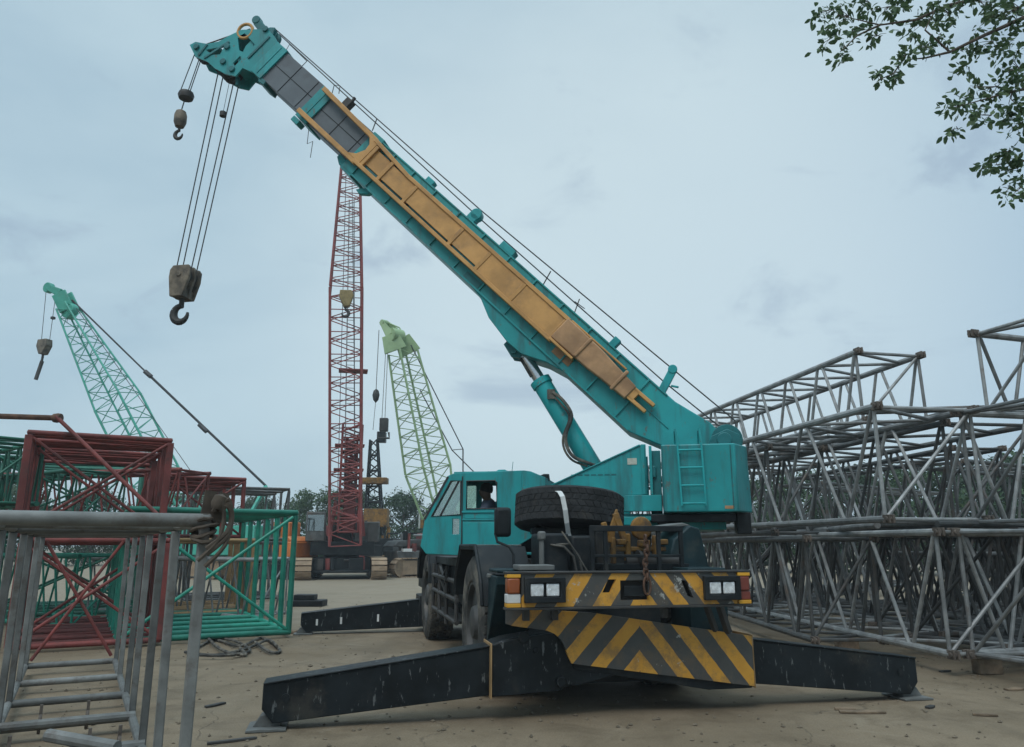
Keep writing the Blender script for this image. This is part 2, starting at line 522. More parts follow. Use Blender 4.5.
for bx in ((-.66, -.34, -3.5, -3.05, 1.3, 1.72), (-.26, .02, -3.3, -3.0, 1.3, 1.70), (.10, .80, -3.02, -2.96, 1.3, 1.76), (.86, 1.02, -3.1, -2.8, 1.3, 1.55)):
    b = MB(CF); b.box(*bx)
    b.build('deck_locker', M['black'], crane, bevel=.03)
b = MB(CF)
b.tube((-.66, -3.54, 1.40), (-.66, -3.54, 1.68), .028, 8)
fn = b.build_each('filler_neck', M['greyfen'], crane)
b = MB(CF); b.box(-.70, -.62, -3.585, -3.50, 1.645, 1.74)
b.build('filler_cap', M['greyfen'], fn, bevel=.02)
b = MB(CF)   # guard frame on the deck in front of the yellow tackle
for x in (-.13, .02, .62, .88):
    b.box(x - .022, x + .022, -3.64, -3.6, 1.33, 1.80)
b.box(-.15, .90, -3.65, -3.59, 1.74, 1.80); b.box(-.15, .90, -3.64, -3.6, 1.47, 1.50)
b.box(.0, 1.0, -3.55, -3.2, 1.34, 1.40)
b.build('guard_rail', M['black'], crane, bevel=.006)
b = MB(CF)
b.lathe([(.06, 0), (.105, .005), (.105, .035), (.06, .04)], (.42, -3.48, 1.44), (1, .1, 0), 18)
b.tube((.3, -3.46, 1.42), (.95, -3.46, 1.42), .055, 12)
b.build('winch_roller', M['darksteel'], crane)
b = MB(CF)   # yellow tackle
b.bar((.12, -3.45, 1.62), (.22, -3.45, 1.98), .05, .10, (1, 0, 0), .03, .03)
b.bar((.30, -3.47, 1.62), (.20, -3.45, 1.94), .05, .07, (1, 0, 0))
b.bar((.10, -3.45, 1.7), (.06, -3.45, 1.84), .05, .06, (1, 0, 0))
b.lathe([(.10, -.03), (.125, -.02), (.125, .02), (.10, .03)], (.50, -3.44, 1.78), (0, 1, 0), 20)
b.box(.14, .78, -3.46, -3.40, 1.53, 1.58); b.box(.30, .36, -3.48, -3.40, 1.42, 1.72)
b.box(.62, .69, -3.50, -3.42, 1.46, 1.70); b.box(.45, .58, -3.50, -3.42, 1.58, 1.65)
b.box(.14, .19, -3.48, -3.42, 1.40, 1.68); b.box(.69, .8, -3.48, -3.42, 1.60, 1.66)
b.box(.2, .3, -3.5, -3.42, 1.60, 1.66)
b.build('tow_tackle', M['tackle'], crane, bevel=.012)
b = MB(CF)   # chain hung over the bumper with a loop at its end
for i in range(9):
    z = 1.66 - i * .045
    a = (.05, .0) if i % 2 else (.0, .05)
    pts = [(.14 + .03 * math.sin(i * .8) * .4 + math.cos(t) * a[0] * .45, -4.445 - math.cos(t) * a[1] * .45, z + math.sin(t) * .034)
           for t in [k * math.pi / 4 for k in range(8)]]
    b.path(pts, .011, 6, closed=True)
b.path([(.14 + math.cos(t) * .035, -4.45, 1.22 + math.sin(t) * .085) for t in [k * math.pi / 6 for k in range(12)]], .012, 6, closed=True)
b.build('tow_chain', M['rust'], crane)

# bumper
b = MB(CF)
slots = [[(-.30, 1.16), (-.22, 1.16), (-.16, 1.28), (-.24, 1.28)], [(-.12, 1.09), (.16, 1.09), (.16, 1.27), (-.12, 1.27)],
         [(.56, 1.12), (.62, 1.10), (.56, 1.26), (.50, 1.27)]]
b.holed([[(-1.08, 1.04), (1.08, 1.04), (1.08, 1.335), (-1.08, 1.335)]] + slots, 'y', -4.42, -4.38)
bumper = b.build('bumper', M['chev2'], crane)
b = MB(CF)
b.box(-1.23, 1.23, -4.44, -4.30, 1.337, 1.357); b.box(-1.23, 1.23, -4.44, -4.30, 1.015, 1.037)
b.box(-1.1, 1.1, -4.30, -4.27, 1.04, 1.33)
b.box(-.33, -.22, -4.30, -3.8, 1.1, 1.25); b.box(.5, .62, -4.30, -3.8, 1.1, 1.25)
b.build_each('bumper_rail', M['darksteel'], bumper, bevel=.004)
b = MB(CF)
b.box(-.08, .12, -4.41, -4.385, 1.12, 1.22)
b.build('plate_holder', M['black'], bumper, bevel=.006)
for sx in (-1, 1):
    x0, x1 = (-1.06, -.67) if sx < 0 else (.72, 1.10)
    b = MB(CF)
    b.holed([[(x0, 1.08), (x1, 1.08), (x1, 1.305), (x0, 1.305)],
             [(x0 + .05, 1.13), (x1 - .05, 1.13), (x1 - .05, 1.255), (x0 + .05, 1.255)]], 'y', -4.475, -4.425)
    b.box(x0 + .01, x1 - .01, -4.44, -4.424, 1.09, 1.295)
    hl = b.build('headlight', M['black'], crane, bevel=.006)
    xm = (x0 + x1) / 2
    for q0, q1 in ((x0 + .055, xm - .012), (xm + .012, x1 - .055)):
        l = MB(CF)
        l.box(q0, q1, -4.462, -4.442, 1.135, 1.25)
        l.build('lamp', M['lamp'], hl, bevel=.012)
    b = MB(CF)
    b.box(sx * 1.155 - .06, sx * 1.155 + .06, -4.44, -4.32, 1.16, 1.30)
    b.build('turn_signal', M['amber'] if sx < 0 else M['redlens'], crane, bevel=.015)
    b = MB(CF)
    b.box(sx * 1.155 - .065, sx * 1.155 + .065, -4.44, -4.32, 1.303, 1.334)
    b.box(sx * 1.155 - .065, sx * 1.155 + .065, -4.44, -4.32, 1.04, 1.075)
    b.build_each('bumper_end', M['yellow'], bumper, bevel=.004)
    b = MB(CF)
    b.box(sx * 1.155 - .065, sx * 1.155 + .065, -4.43, -4.32, 1.077, 1.157)
    b.build('marker_lamp', M['strap'] if sx < 0 else M['redlens'], bumper, bevel=.006)

# front outrigger boxes: chevron plate and dark housing
b = MB(CF)
top = [(-1.16, 1.015), (-.31, .955), (1.37, .70)]
arc = [(-.76, .80), (-.68, .765), (-.62, .71), (-.58, .63), (-.555, .56), (-.52, .495)]
b.prism(top + [(1.37, .225)] + arc[::-1] + [(-1.10, .85), (-1.16, .87)], 'y', -4.12, -4.08)
b.build('chevron_plate', M['chev'], crane)
b = MB(CF)
b.prism([(1.37, .69), (1.37, .20), (.9, .20), (-.5, .44), (-.5, .72), (-.3, .93)], 'y', -4.075, -3.72)
b.build('outrigger_box', M['black'], crane, bevel=.01)
b = MB(CF)
b.prism([(-1.285, .675), (-1.285, .215), (-.62, .245), (-.55, .30), (-.45, .285), (1.0, .60), (1.0, .69), (.3, .77), (-.75, .765), (-1.15, .71)], 'y', -4.06, -4.03)
b.prism([(-1.285, .675), (-1.285, .225), (-.62, .255), (1.0, .60), (1.0, .70), (.3, .78), (-.75, .775), (-1.15, .72)], 'y', -4.03, -3.70)
b.disc((-.98, -4.06, .74), (0, -1, 0), .055, 0, .03, 16); b.disc((-.86, -4.06, .62), (0, -1, 0), .03, 0, .015, 12)
b.disc((-.62, -4.06, .33), (0, -1, 0), .05, 0, .05, 14)
b.build('outrigger_box', M['blackscr'], crane, bevel=.008)
b = MB(CF)
b.box(-1.298, -1.287, -4.085, -3.68, .20, .69)
b.build('box_rim', M['tanpipe'], crane, bevel=.003)
b = MB(CF); b.box(1.372, 1.383, -4.125, -3.70, .21, .715)
b.build('box_rim', M['tanpipe'], crane, bevel=.003)
b = MB(CF)
for x in (-.98, -.70, .42): b.box(x - .03, x + .03, -4.2, -4.13, .9, 1.03)
b.bar((1.0, -4.18, 1.03), (1.12, -4.12, .74), .06, .06); b.bar((.86, -4.18, 1.03), (.98, -4.12, .76), .05, .05)
b.build_each('bumper_bracket', M['darksteel'], crane, bevel=.004)


def beam(x0, z0t, z0b, x1, z1t, z1b, y0, y1, slots=False):
    """sloping outrigger beam with its end bracket and float"""
    sg = 1 if x1 > x0 else -1
    g = MB(CF)
    g.prism([(x0, z0t), (x1, z1t), (x1, z1b + .12), (x1 - sg * .10, z1b), (x0, z0b)], 'y', y0, y1)
    nx = 1 if y0 < 0 else 1
    # top and bottom flange lips
    g.bar((x0 + sg * .02, (y0 + y1) / 2, z0t + .008), (x1, (y0 + y1) / 2, z1t + .008), y1 - y0 + .03, .016, (0, 0, 1))
    o = g.build('outrigger_beam', M['blackscr'], crane, bevel=.008)
    f = MB(CF)
    xm = x1 - sg * .05
    f.prism([(xm - .17, 0.004), (xm + .17, 0.004), (xm + .17, .022), (xm + .10, .03), (xm - .10, .03), (xm - .17, .022)], 'y', y0 - .06, y1 + .06)
    f.prism([(xm - .12, .03), (xm + .12, .03), (xm + .06, .12), (xm - .06, .12)], 'y', y0 + .05, y1 - .05)
    f.build('outrigger_float', M['greyfen'], o, bevel=.004)
    k = MB(CF)
    k.disc((x1 - sg * .2, y0, (z1t + z1b) / 2 + .05), (0, -1, 0), .035, -.01, .012, 14)
    if slots:
        pass
    k.build('pivot_pin', M['black'], o)
    if slots:
        w = MB(CF)
        for t, hh in ((.12, .11), (.3, .12), (.58, .13), (.93, .12)):
            xx = x1 + (x0 - x1) * t; zc = .2 + t * .12
            w.box(xx - .018, xx + .018, y0 - .004, y0 + .01, zc - hh / 2, zc + hh / 2)
        w.build_each('reflector_strip', M['white'], o)
    return o


beam(-1.22, .655, .225, -3.34, .385, .06, -4.0, -3.74)
beam(1.35, .655, .235, 3.34, .41, .055, -4.0, -3.74)
beam(-1.0, .60, .10, -3.40, .36, .045, 3.52, 3.78, True)
beam(1.0, .62, .20, 3.40, .39, .045, 3.86, 4.12)
b = MB(CF)
b.prism([(-1.25, .66), (-1.25, .12), (1.25, .3), (1.25, .8)], 'y', 3.45, 4.2)
b.box(-1.2, 1.2, 3.5, 4.3, .8, 1.28)
b.build('outrigger_box', M['black'], crane, bevel=.01)
b = MB(CF)
b.box(-1.22, 1.22, 4.35, 4.45, 1.0, 1.35)
b.build('rear_bumper', M['black'], crane, bevel=.01)


def tyre_into(g, c, ax, r, w, n=56, rows=5, lug=.018):
    hw = w / 2
    prof = [(r * .58, -hw * .70), (r * .64, -hw * .92), (r * .80, -hw * 1.0), (r * .93, -hw * .94), (r * .985, -hw * .82),
            (r * .985, hw * .82), (r * .93, hw * .94), (r * .80, hw * 1.0), (r * .64, hw * .92), (r * .58, hw * .70), (r * .58, -hw * .70)]
    g.lathe(prof, c, ax, n)
    cw = g.P(c); a = (g.F.to_3x3() @ Vec(ax)).normalized() if g.F is not None else Vec(ax).normalized()
    e1 = (Vec((0, 0, 1)) if abs(a.z) < .9 else Vec((1, 0, 0))); e1 = (e1 - a * e1.dot(a)).normalized(); e2 = a.cross(e1)
    F0 = g.F; g.F = None
    k = 44
    for i in range(k):
        for row in range(rows):
            th = 2 * math.pi * (i + (.5 if row % 2 else 0)) / k
            rd = e1 * math.cos(th) + e2 * math.sin(th); tg = a.cross(rd)
            off = (row - (rows - 1) / 2) * (w * .82 / rows)
            lw = w * .82 / rows * (.82 if 0 < row < rows - 1 else .98)
            ll = 2 * math.pi * r / k * .40
            sk = tg * (ll * .35 * (1 if row % 2 else -1))
            p = cw + rd * (r * .985 - .004) + a * off
            vs = []
            for h_, sh in ((0, 1.0), (lug, .86)):
                for sx, sy in ((-1, -1), (1, -1), (1, 1), (-1, 1)):
                    vs.append(p + rd * h_ + a * (sx * lw / 2 * sh) + tg * (sy * ll * sh) + sk * sx)
            g.raw(vs, [(4, 5, 6, 7), (0, 1, 5, 4), (1, 2, 6, 5), (2, 3, 7, 6), (3, 0, 4, 7)])
    g.F = F0


WR = .735
for sx in (-1, 1):
    for wy in (-2.5, 2.5):
        xo = sx * 1.24; xc = sx * 1.02
        g = MB(CF); g.disc((xc, wy, WR), (sx, 0, 0), .20, -.25, .13, 20)
        wh = g.build('wheel', M['black'], crane)
        t = MB(CF); tyre_into(t, (xc, wy, WR), (sx, 0, 0), WR, .46)
        t.build('tyre', M['rubber'], wh)
        q = MB(CF)
        q.lathe([(.43, .14), (.445, .20), (.42, .20), (.40, .10), (.34, .05), (.25, .07), (.20, .13), (.17, .20), (.12, .215), (0, .215)], (xc, wy, WR), (sx, 0, 0), 36)
        for k in range(10):
            th = k * math.pi / 5
            q.disc((xc + sx * .07, wy + math.cos(th) * .30, WR + math.sin(th) * .30), (sx, 0, 0), .024, -.01, .03, 6)
        q.build('rim', M['rim'], wh)
        # fender
        f = MB(CF)
        e = -1 if wy < 0 else 1
        outer = [(wy - 1.0, .98), (wy - .92, 1.22), (wy - .55, 1.585), (wy + .55, 1.585), (wy + .92, 1.22), (wy + 1.0, .98)]
        inner = [(wy + .96, .98), (wy + .88, 1.20), (wy + .53, 1.545), (wy - .53, 1.545), (wy - .88, 1.20), (wy - .96, .98)]
        xa, xb = sorted((sx * .72, sx * 1.29))
        f.prism(outer + inner, 'x', xa, xb)
        # rolled outer lip
        lip = [(sx * 1.285, p[0], p[1] + .005) for p in outer]
        f.path(lip, .022, 6)
        fd = f.build('fender', M['black'], crane, bevel=.01)
        c_ = MB(CF)
        for i in range(5):
            x = sx * (.80 + i * .105)
            c_.box(x - .042, x + .042, wy - .52, wy + .52, 1.588, 1.602)
        c_.build('tread_plate', M['greyfen'], fd, bevel=.004)
# front deck shelf ahead of the left fender, with the slab face below it
b = MB(CF)
b.box(-1.22, -.80, -3.95, -3.52, 1.33, 1.365)
b.prism([(-3.5, 1.30), (-3.92, 1.30), (-3.92, 1.22), (-3.46, .62), (-3.42, .62)], 'x', -1.22, -.82)
b.build('mudguard', M['blackblue'], crane, bevel=.012)
b = MB(CF); b.box(.80, 1.22, -3.95, -3.45, .62, 1.365)
b.build('mudguard', M['blackblue'], crane, bevel=.012)
b = MB(CF)
b.box(-1.05, -.70, -4.2, -3.9, 1.36, 1.41); b.box(-1.24, -1.16, -3.62, -3.50, 1.27, 1.31)
b.build_each('deck_step', M['greyfen'], crane, bevel=.008)
# dark hood over the right front with its pale lid
b = MB(CF)
b.prism([(.80, 1.33), (1.32, 1.33), (1.22, 1.78), (1.10, 1.815), (.90, 1.66)], 'y', -3.4, -2.8)
b.build_each('hood', M['blackblue'], crane, bevel=.02)
b = MB(CF)
b.prism([(.62, 1.765), (.74, 1.80), (1.06, 1.845), (1.16, 1.815), (1.05, 1.80), (.74, 1.765)], 'y', -3.3, -2.85)
b.build('hood_lid', M['greyfen'], crane, bevel=.01)
# side access ladder between the wheels
b = MB(CF)
for y in (-1.35, -.35, .45, 1.3):
    b.tube((-1.24, y, .52 if y in (-.35, .45) else .62), (-1.24, y, 1.30), .028, 8)
for z, r in ((1.13, .032), (.90, .03), (.62, .03)):
    b.tube((-1.24, -1.4, z), (-1.24, 1.35, z), r, 8)
b.box(-1.26, -1.0, -1.3, 1.2, .60, .63)
b.bar((-1.24, -.35, .9), (-1.24, .45, 1.13), .03, .03); b.bar((-1.24, -.35, 1.28), (-1.24, .05, 1.15), .03, .03)
b.bar((-1.24, .05, 1.15), (-1.24, .45, 1.28), .03, .03)
b.disc((-1.27, -.55, 1.13), (-1, 0, 0), .05, -.02, .03, 12)
b.build('side_ladder', M['darksteel'], crane, bevel=.0)
b = MB(CF)
b.box(-1.0, -.6, -1.2, -.1, .75, 1.28); b.box(-1.0, -.6, .1, 1.2, .70, 1.28)
b.build_each('tank', M['black'], crane, bevel=.03)
# mirror
b = MB(CF)
b.path([(-.98, -3.62, 1.36), (-.98, -3.62, 1.50), (-1.02, -3.60, 1.58), (-1.14, -3.56, 1.63), (-1.16, -3.54, 1.72)], .014, 8)
mi = b.build('mirror_stalk', M['black'], crane)
b = MB(CF)
b.box(-1.165, -.99, -3.58, -3.48, 1.68, 1.985)
b.build('mirror_head', M['black'], mi, bevel=.035)
b = MB(CF)
for dx, dz in ((0, 0), (.06, .03)):
    b.path([(-.55 + dx, -3.5, 1.6), (-.42 + dx, -3.56, 1.58 + dz), (-.33 + dx, -3.6, 1.48), (-.30 + dx, -3.62, 1.3)], .014, 6)
b.path([(-.45, -3.58, 1.74), (-.33, -3.63, 1.55), (-.2, -3.66, 1.33)], .009, 6)
b.build_each('deck_hose', M['rubber'], crane)

# --- upperworks
b = MB(SF)
b.box(-2.9, 1.0, -.75, .75, 1.80, 2.02)
b.prism([(-1.5, 1.86), (-1.74, 1.86), (-2.04, 1.98), (-1.5, 1.98)], 'y', .75, .86)
slew = b.build('slewing_frame', M['teal'], crane, bevel=.012)
b = MB(SF)
b.box(-3.0, -1.9, -1.05, 1.05, 1.90, 2.0); b.box(-3.2, -3.02, .6, 1.0, 1.74, 2.02); b.box(-3.22, -3.05, .2, .5, 1.78, 2.0)
b.prism([(-1.9, 1.99), (-2.1, 1.74), (-2.3, 1.72), (-2.3, 1.99)], 'y', .5, .8)
b.build_each('underframe', M['black'], slew, bevel=.01)
b = MB(SF)
plate = [(-.35, 2.22), (-.35, 2.34), (-.62, 2.47), (-1.78, 2.965), (-1.86, 2.99), (-1.86, 2.27), (.34, 2.27), (.34, 2.24)]
plate = [(.34, 2.05), (.34, 2.20), (-.30, 2.34), (-.62, 2.475), (-1.79, 2.975), (-1.86, 2.985), (-1.86, 2.275), (-1.55, 2.275), (-1.55, 2.05)]
b.prism(plate, 'y', .74, .80); b.prism(plate, 'y', -.80, -.74)
b.box(.30, .34, -.74, .74, 2.03, 2.2); 
sp = b.build('side_frame', M['teal'], crane, bevel=.008)
b = MB(SF)
b.box(-1.84, -1.79, .80, .83, 2.28, 2.98); b.box(-1.94, -1.90, .74, .78, 2.28, 2.96)
b.box(-2.05, -1.55, .74, .90, 2.05, 2.268)
b.bar((-.42, .77, 2.385), (-1.78, .77, 2.975), .10, .02, (0, 0, 1))
b.box(-.9, -.3, .80, .815, 2.26, 2.275)
b.build_each('frame_stiffener', M['teal'], sp, bevel=.005)
b = MB(SF); b.box(-1.73, -1.60, .80, .806, 2.70, 2.79)
b.build('notice_plate', M['sticker'], sp)
b = MB(SF)
for i in range(7):
    s0 = -.80 - i * .095
    b.box(s0 - .07, s0, .80, .8035, 2.555, 2.575)
b.build_each('worn_lettering', M['teal_dk'], sp)
b = MB(SF); b.box(-2.06, -1.9, -.7, .72, 2.02, 2.9)
b.box(-1.99, -1.92, .72, .76, 2.52, 2.68)
b.build('hydraulic_bay', M['teal_dk'], crane, bevel=.01)
# counterweight
b = MB(SF)
cw = [(-2.07, -1.15), (-2.07, 1.2), (-3.03, 1.2), (-3.24, .82), (-3.24, -.82), (-3.03, -1.15)]
n = len(cw)
vs = [SF @ Vec((p[0], p[1], 2.02)) for p in cw] + [SF @ Vec((p[0] if p[0] > -3.1 else p[0] + .02, p[1], 2.92)) for p in cw]
b.raw(vs, [tuple(range(n - 1, -1, -1)), tuple(range(n, 2 * n))] + [(i, (i + 1) % n, n + (i + 1) % n, n + i) for i in range(n)])
cwt = b.build('counterweight', M['teal'], crane, bevel=.018)
b = MB(SF)
for s0 in (-2.29, -2.60):
    b.path([(s0 + .03, 1.05, 2.93), (s0 + .03, 1.22, 3.10), (s0 + .02, 1.255, 3.12), (s0, 1.262, 2.9), (s0 - .02, 1.262, 2.10)], .014, 8)
for i in range(4):
    z = 2.13 + i * .235
    b.tube((-2.30, 1.262, z), (-2.61, 1.262, z), .013, 8)
for s0 in (-2.31, -2.61):
    for z in (2.14, 2.8): b.box(s0 - .01, s0 + .01, 1.2, 1.262, z - .01, z + .01)
b.build('ladder', M['teal'], cwt)
b = MB(SF); b.box(-2.98, -2.86, 1.2, 1.206, 2.06, 2.10)
b.build('maker_plate', M['brownorange'], cwt)
b = MB(SF)
b.box(-2.085, -2.075, 1.195, 1.212, 2.03, 2.9); b.box(-2.98, -2.965, 1.2, 1.206, 2.03, 2.9)
b.build_each('edge_trim', M['teal_dk'], cwt)
# hoist winches on the tail
b = MB(SF)
b.lathe([(.22, -.5), (.22, -.46), (.13, -.46), (.13, .46), (.22, .46), (.22, .5)], (-3.0, 0, 3.06), (0, 1, 0), 24)
b.prism([(-2.7, 2.92), (-3.2, 2.92), (-3.16, 3.12), (-3.0, 3.2), (-2.78, 3.1)], 'y', .5, .6)
b.prism([(-2.7, 2.92), (-3.2, 2.92), (-3.16, 3.12), (-3.0, 3.2), (-2.78, 3.1)], 'y', -.6, -.5)
b.disc((-2.95, .62, 3.04), (0, 1, 0), .10, -.02, .06, 16)
b.build('hoist_winch', M['teal_dk'], crane, bevel=.008)

# --- cab
b = MB(SF)
outline = [(1.25, 1.58), (1.20, 1.94), (.87, 2.545), (.79, 2.575), (-.20, 2.60), (-.30, 2.585), (-.5, 2.50), (-.5, 1.80), (.0, 1.52), (.68, 1.46), (1.17, 1.48)]
qwin = [(.685, 2.47), (.83, 2.47), (1.10, 1.985), (.685, 2.005)]
dwin = [(.175, 2.085), (.60, 2.085), (.60, 2.465), (.20, 2.465), (.175, 2.44)]
lwin = [(.70, 1.74), (.80, 1.74), (.80, 1.95), (.70, 1.95)]
for y0, y1 in ((1.26, 1.30), (.36, .40)):
    b.holed([outline, qwin, dwin, lwin], 'y', y0, y1)
b.box(-.22, .80, .40, 1.26, 2.575, 2.60); b.box(-.5, 1.15, .40, 1.26, 1.47, 1.50)
b.box(-.5, -.46, .40, 1.26, 1.80, 2.12); b.box(-.5, -.46, .40, 1.26, 2.4, 2.5)
b.prism([(-.22, 2.60), (-.5, 2.50), (-.5, 2.47), (-.22, 2.57)], 'y', .40, 1.26)
b.prism([(1.25, 1.58), (1.20, 1.94), (1.16, 1.94), (1.21, 1.58), (1.13, 1.5), (1.17, 1.48)], 'y', .40, 1.26)
b.prism([(.87, 2.545), (.79, 2.575), (.79, 2.53), (.84, 2.51)], 'y', .40, 1.26)
cab = b.build('cab', M['teal'], crane, bevel=.006)
b = MB(SF)
b.prism([(1.195, 1.95), (.868, 2.535), (.855, 2.53), (1.18, 1.945)], 'y', .42, 1.24)
b.build('windscreen', M['glass'], cab)
for y in (1.275, .38):
    b = MB(SF); b.prism(qwin, 'y', y - .003, y + .003); b.build('quarter_window', M['glass'], cab)
b = MB(SF); b.prism(lwin, 'y', 1.272, 1.278); b.build('door_light', M['glass'], cab)
b = MB(SF)
for lp in (qwin, dwin):
    pts = [(p[0], 1.302, p[1]) for p in lp]
    b.path(pts, .012, 6, closed=True)
b.bar((1.20, 1.29, 1.945), (.87, 1.29, 2.53), .03, .03, (0, 1, 0))
b.bar((.98, 1.285, 1.99), (.72, 1.285, 2.47), .018, .03, (0, 1, 0))
b.box(.655, .67, 1.27, 1.31, 1.5, 2.53)
b.build_each('window_seal', M['seat'], cab)
b = MB(SF)
b.box(-.02, .66, 1.30, 1.32, 2.03, 2.055); b.box(-.02, .66, 1.30, 1.312, 1.93, 1.945); b.box(.16, .645, 1.30, 1.307, 1.60, 1.9)
b.box(-.17, -.155, 1.30, 1.312, 1.8, 2.58); b.box(.10, .118, 1.30, 1.308, 1.56, 2.04)
b.box(.14, .62, 1.30, 1.304, 1.955, 2.02)
b.prism([(.05, 2.6), (.22, 2.6), (.17, 2.625), (.08, 2.625)], 'y', .7, 1.2)
b.tube((.0, 1.1, 2.60), (-.02, 1.12, 2.74), .005, 5)
b.build_each('door_panel', M['teal'], cab, bevel=.004)
b = MB(SF)
for i, z in enumerate((1.77, 1.83, 1.895)):
    b.box(.715, .775, 1.255, 1.262, z - .02, z + .025)
b.build_each('cab_papers', [M['sticker']], cab)
b = MB(SF)
b.box(.15, .62, .60, 1.05, 1.50, 1.64); b.prism([(.12, 1.62), (.24, 1.62), (.17, 2.08), (.09, 2.08)], 'y', .62, 1.03)
b.prism([(1.1, 1.5), (1.1, 1.95), (.9, 1.95), (.84, 1.5)], 'y', .5, 1.2)
b.build('seat', M['seat'], cab, bevel=.03)
b = MB(SF)
b.path([(1.0, .82, 1.5), (.96, .82, 1.9)], .02, 8)
b.path([(.93 - .05 * math.sin(t), .82 + .17 * math.cos(t), 1.93 + .15 * math.sin(t)) for t in [k * math.pi / 10 for k in range(20)]], .013, 6, closed=True)
b.build('steering_wheel', M['seat'], cab)
b = MB(SF)
b.path([(-.42, .95, 2.36), (-.44, .95, 2.46), (-.46, .95, 2.50)], .02, 8); b.lathe([(.0, -.08), (.07, -.05), (.075, .04), (.0, .06)], (-.44, .95, 2.52), (.2, 0, 1), 14)
b.build('work_lamp', M['black'], cab)

# --- boom
bw = .285
b = MB(BF)
b.prism([(-.20, -.18), (-.24, .10), (-.05, .30), (.18, .31), (.75, .20), (7.70, .20), (7.70, -.59), (4.4, -.60), (4.15, -.63), (3.80, -.78), (3.3, -.86), (3.0, -.85), (2.62, -.68), (2.3, -.60), (.95, -.60), (.35, -.38)], 'y', -bw, bw)
boom = b.build('boom', M['teal'], crane, bevel=.012)
b = MB(BF)
for u in (1.25, 1.85, 2.45, 3.05, 3.65, 4.25, 4.85, 5.45, 6.05, 6.6, 7.1):
    b.box(u - .014, u + .014, bw, bw + .028, -.59, .19)
b.box(.55, 7.68, bw, bw + .014, -.175, -.16)
b.box(.95, 7.7, bw, bw + .03, -.60, -.57); b.box(.9, 7.7, bw, bw + .025, .175, .20)
b.box(7.45, 7.72, bw, bw + .03, -.63, .24); b.box(7.45, 7.72, -bw - .03, -bw, -.63, .24)
b.box(7.45, 7.72, -bw, bw, -.63, -.593); b.box(7.45, 7.72, -bw, bw, .203, .24)
b.build_each('boom_stiffener', M['teal'], boom, bevel=.004)
b = MB(BF)
b.box(2.30, 2.66, bw + .002, bw + .012, -.50, -.38)
b.build('worn_patch', M['brownorange'], boom)
b = MB(BF)
b.box(4.28, 4.62, bw + .002, bw + .014, -.57, -.46)
b.build('dark_cover', M['teal_dk'], boom)
b = MB(BF)
b.prism([(3.05, -.70), (3.35, -.74), (3.35, -.92), (3.12, -.98), (3.0, -.9)], 'y', -.15, -.09)
b.prism([(3.05, -.70), (3.35, -.74), (3.35, -.92), (3.12, -.98), (3.0, -.9)], 'y', .09, .15)
b.tube((3.15, -.2, -.88), (3.15, .2, -.88), .05, 12)
b.build_each('cylinder_bracket', M['teal_dk'], boom)


def boom_section(u0, u1, hw, vb, vt, nribs):
    g = MB(BF); g.box(u0, u1, -hw, hw, vb, vt)
    o = g.build('boom_section', M['boomgrey'], boom, bevel=.01)
    g = MB(BF)
    for i in range(nribs):
        u = u0 + (u1 - u0) * (i + .5) / nribs
        g.box(u - .007, u + .007, hw, hw + .006, vb + .02, vt - .02)
    vm = (vb + vt) / 2 + .02
    g.box(u0, u1, hw, hw + .006, vm - .007, vm + .007)
    g.build_each('panel_seam', M['black'], o)
    g = MB(BF)
    g.box(u1 - .30, u1, hw, hw + .035, vb - .03, vt + .03); g.box(u1 - .30, u1, -hw - .035, -hw, vb - .03, vt + .03)
    g.box(u1 - .30, u1, -hw, hw, vt, vt + .03); g.box(u1 - .30, u1, -hw, hw, vb - .03, vb)
    g.box(u1 - .17, u1 - .15, hw + .035, hw + .045, vb, vt)
    g.build('section_collar', M['teal'], o, bevel=.005)
    return o


boom_section(7.6, 9.18, .26, -.45, .22, 3)
boom_section(9.1, 10.62, .235, -.40, .27, 3)
# boom head
b = MB(BF)
hp = [(10.5, .26), (10.80, .34), (11.02, .36), (11.20, .22), (11.45, .02), (11.56, -.22), (11.64, -.44), (11.80, -.62), (12.03, -.74), (12.08, -.86),
      (11.78, -.95), (11.50, -.86), (11.28, -.86), (10.98, -.80), (10.78, -.70), (10.80, -.50), (10.5, -.42)]
for y0, y1 in ((.20, .24), (-.24, -.20)):
    b.holed([hp, [(10.98, -.02), (11.22, .0), (11.38, -.14), (11.15, -.30), (10.98, -.25)], [(11.46, -.42), (11.58, -.56), (11.72, -.72), (11.52, -.70), (11.40, -.60)], [(10.96, -.40), (11.04, -.36), (11.04, -.55), (10.96, -.58)]], 'y', y0, y1)
b.box(10.5, 10.88, -.2, .2, -.40, .30)
b.prism([(10.85, -.3), (11.15, .12), (11.15, -.15), (10.95, -.6)], 'y', -.2, .2)
b.bar((11.62, 0, -.5), (12.0, 0, -.80), .4, .04, (0, 0, 1))
b.bar((11.25, 0, .12), (11.5, 0, -.25), .4, .03, (0, 0, 1))
head = b.build('boom_head', M['teal'], boom, bevel=.006)
b = MB(BF)
for y in (-.12, -.04, .04, .12):
    b.lathe([(.12, -.03), (.22, -.03), (.19, 0), (.22, .03), (.12, .03)], (11.22, y, -.66), (0, 1, 0), 24)
b.tube((11.22, -.27, -.66), (11.22, .27, -.66), .05, 12)
b.build('sheave', M['darksteel'], head)
b = MB(BF)
for y in (-.07, .07):
    b.lathe([(.08, -.03), (.15, -.03), (.125, 0), (.15, .03), (.08, .03)], (11.92, y, -.80), (0, 1, 0), 20)
b.tube((11.92, -.26, -.80), (11.92, .26, -.80), .035, 12)
b.build('nose_sheave', M['darksteel'], head)
b = MB(BF)
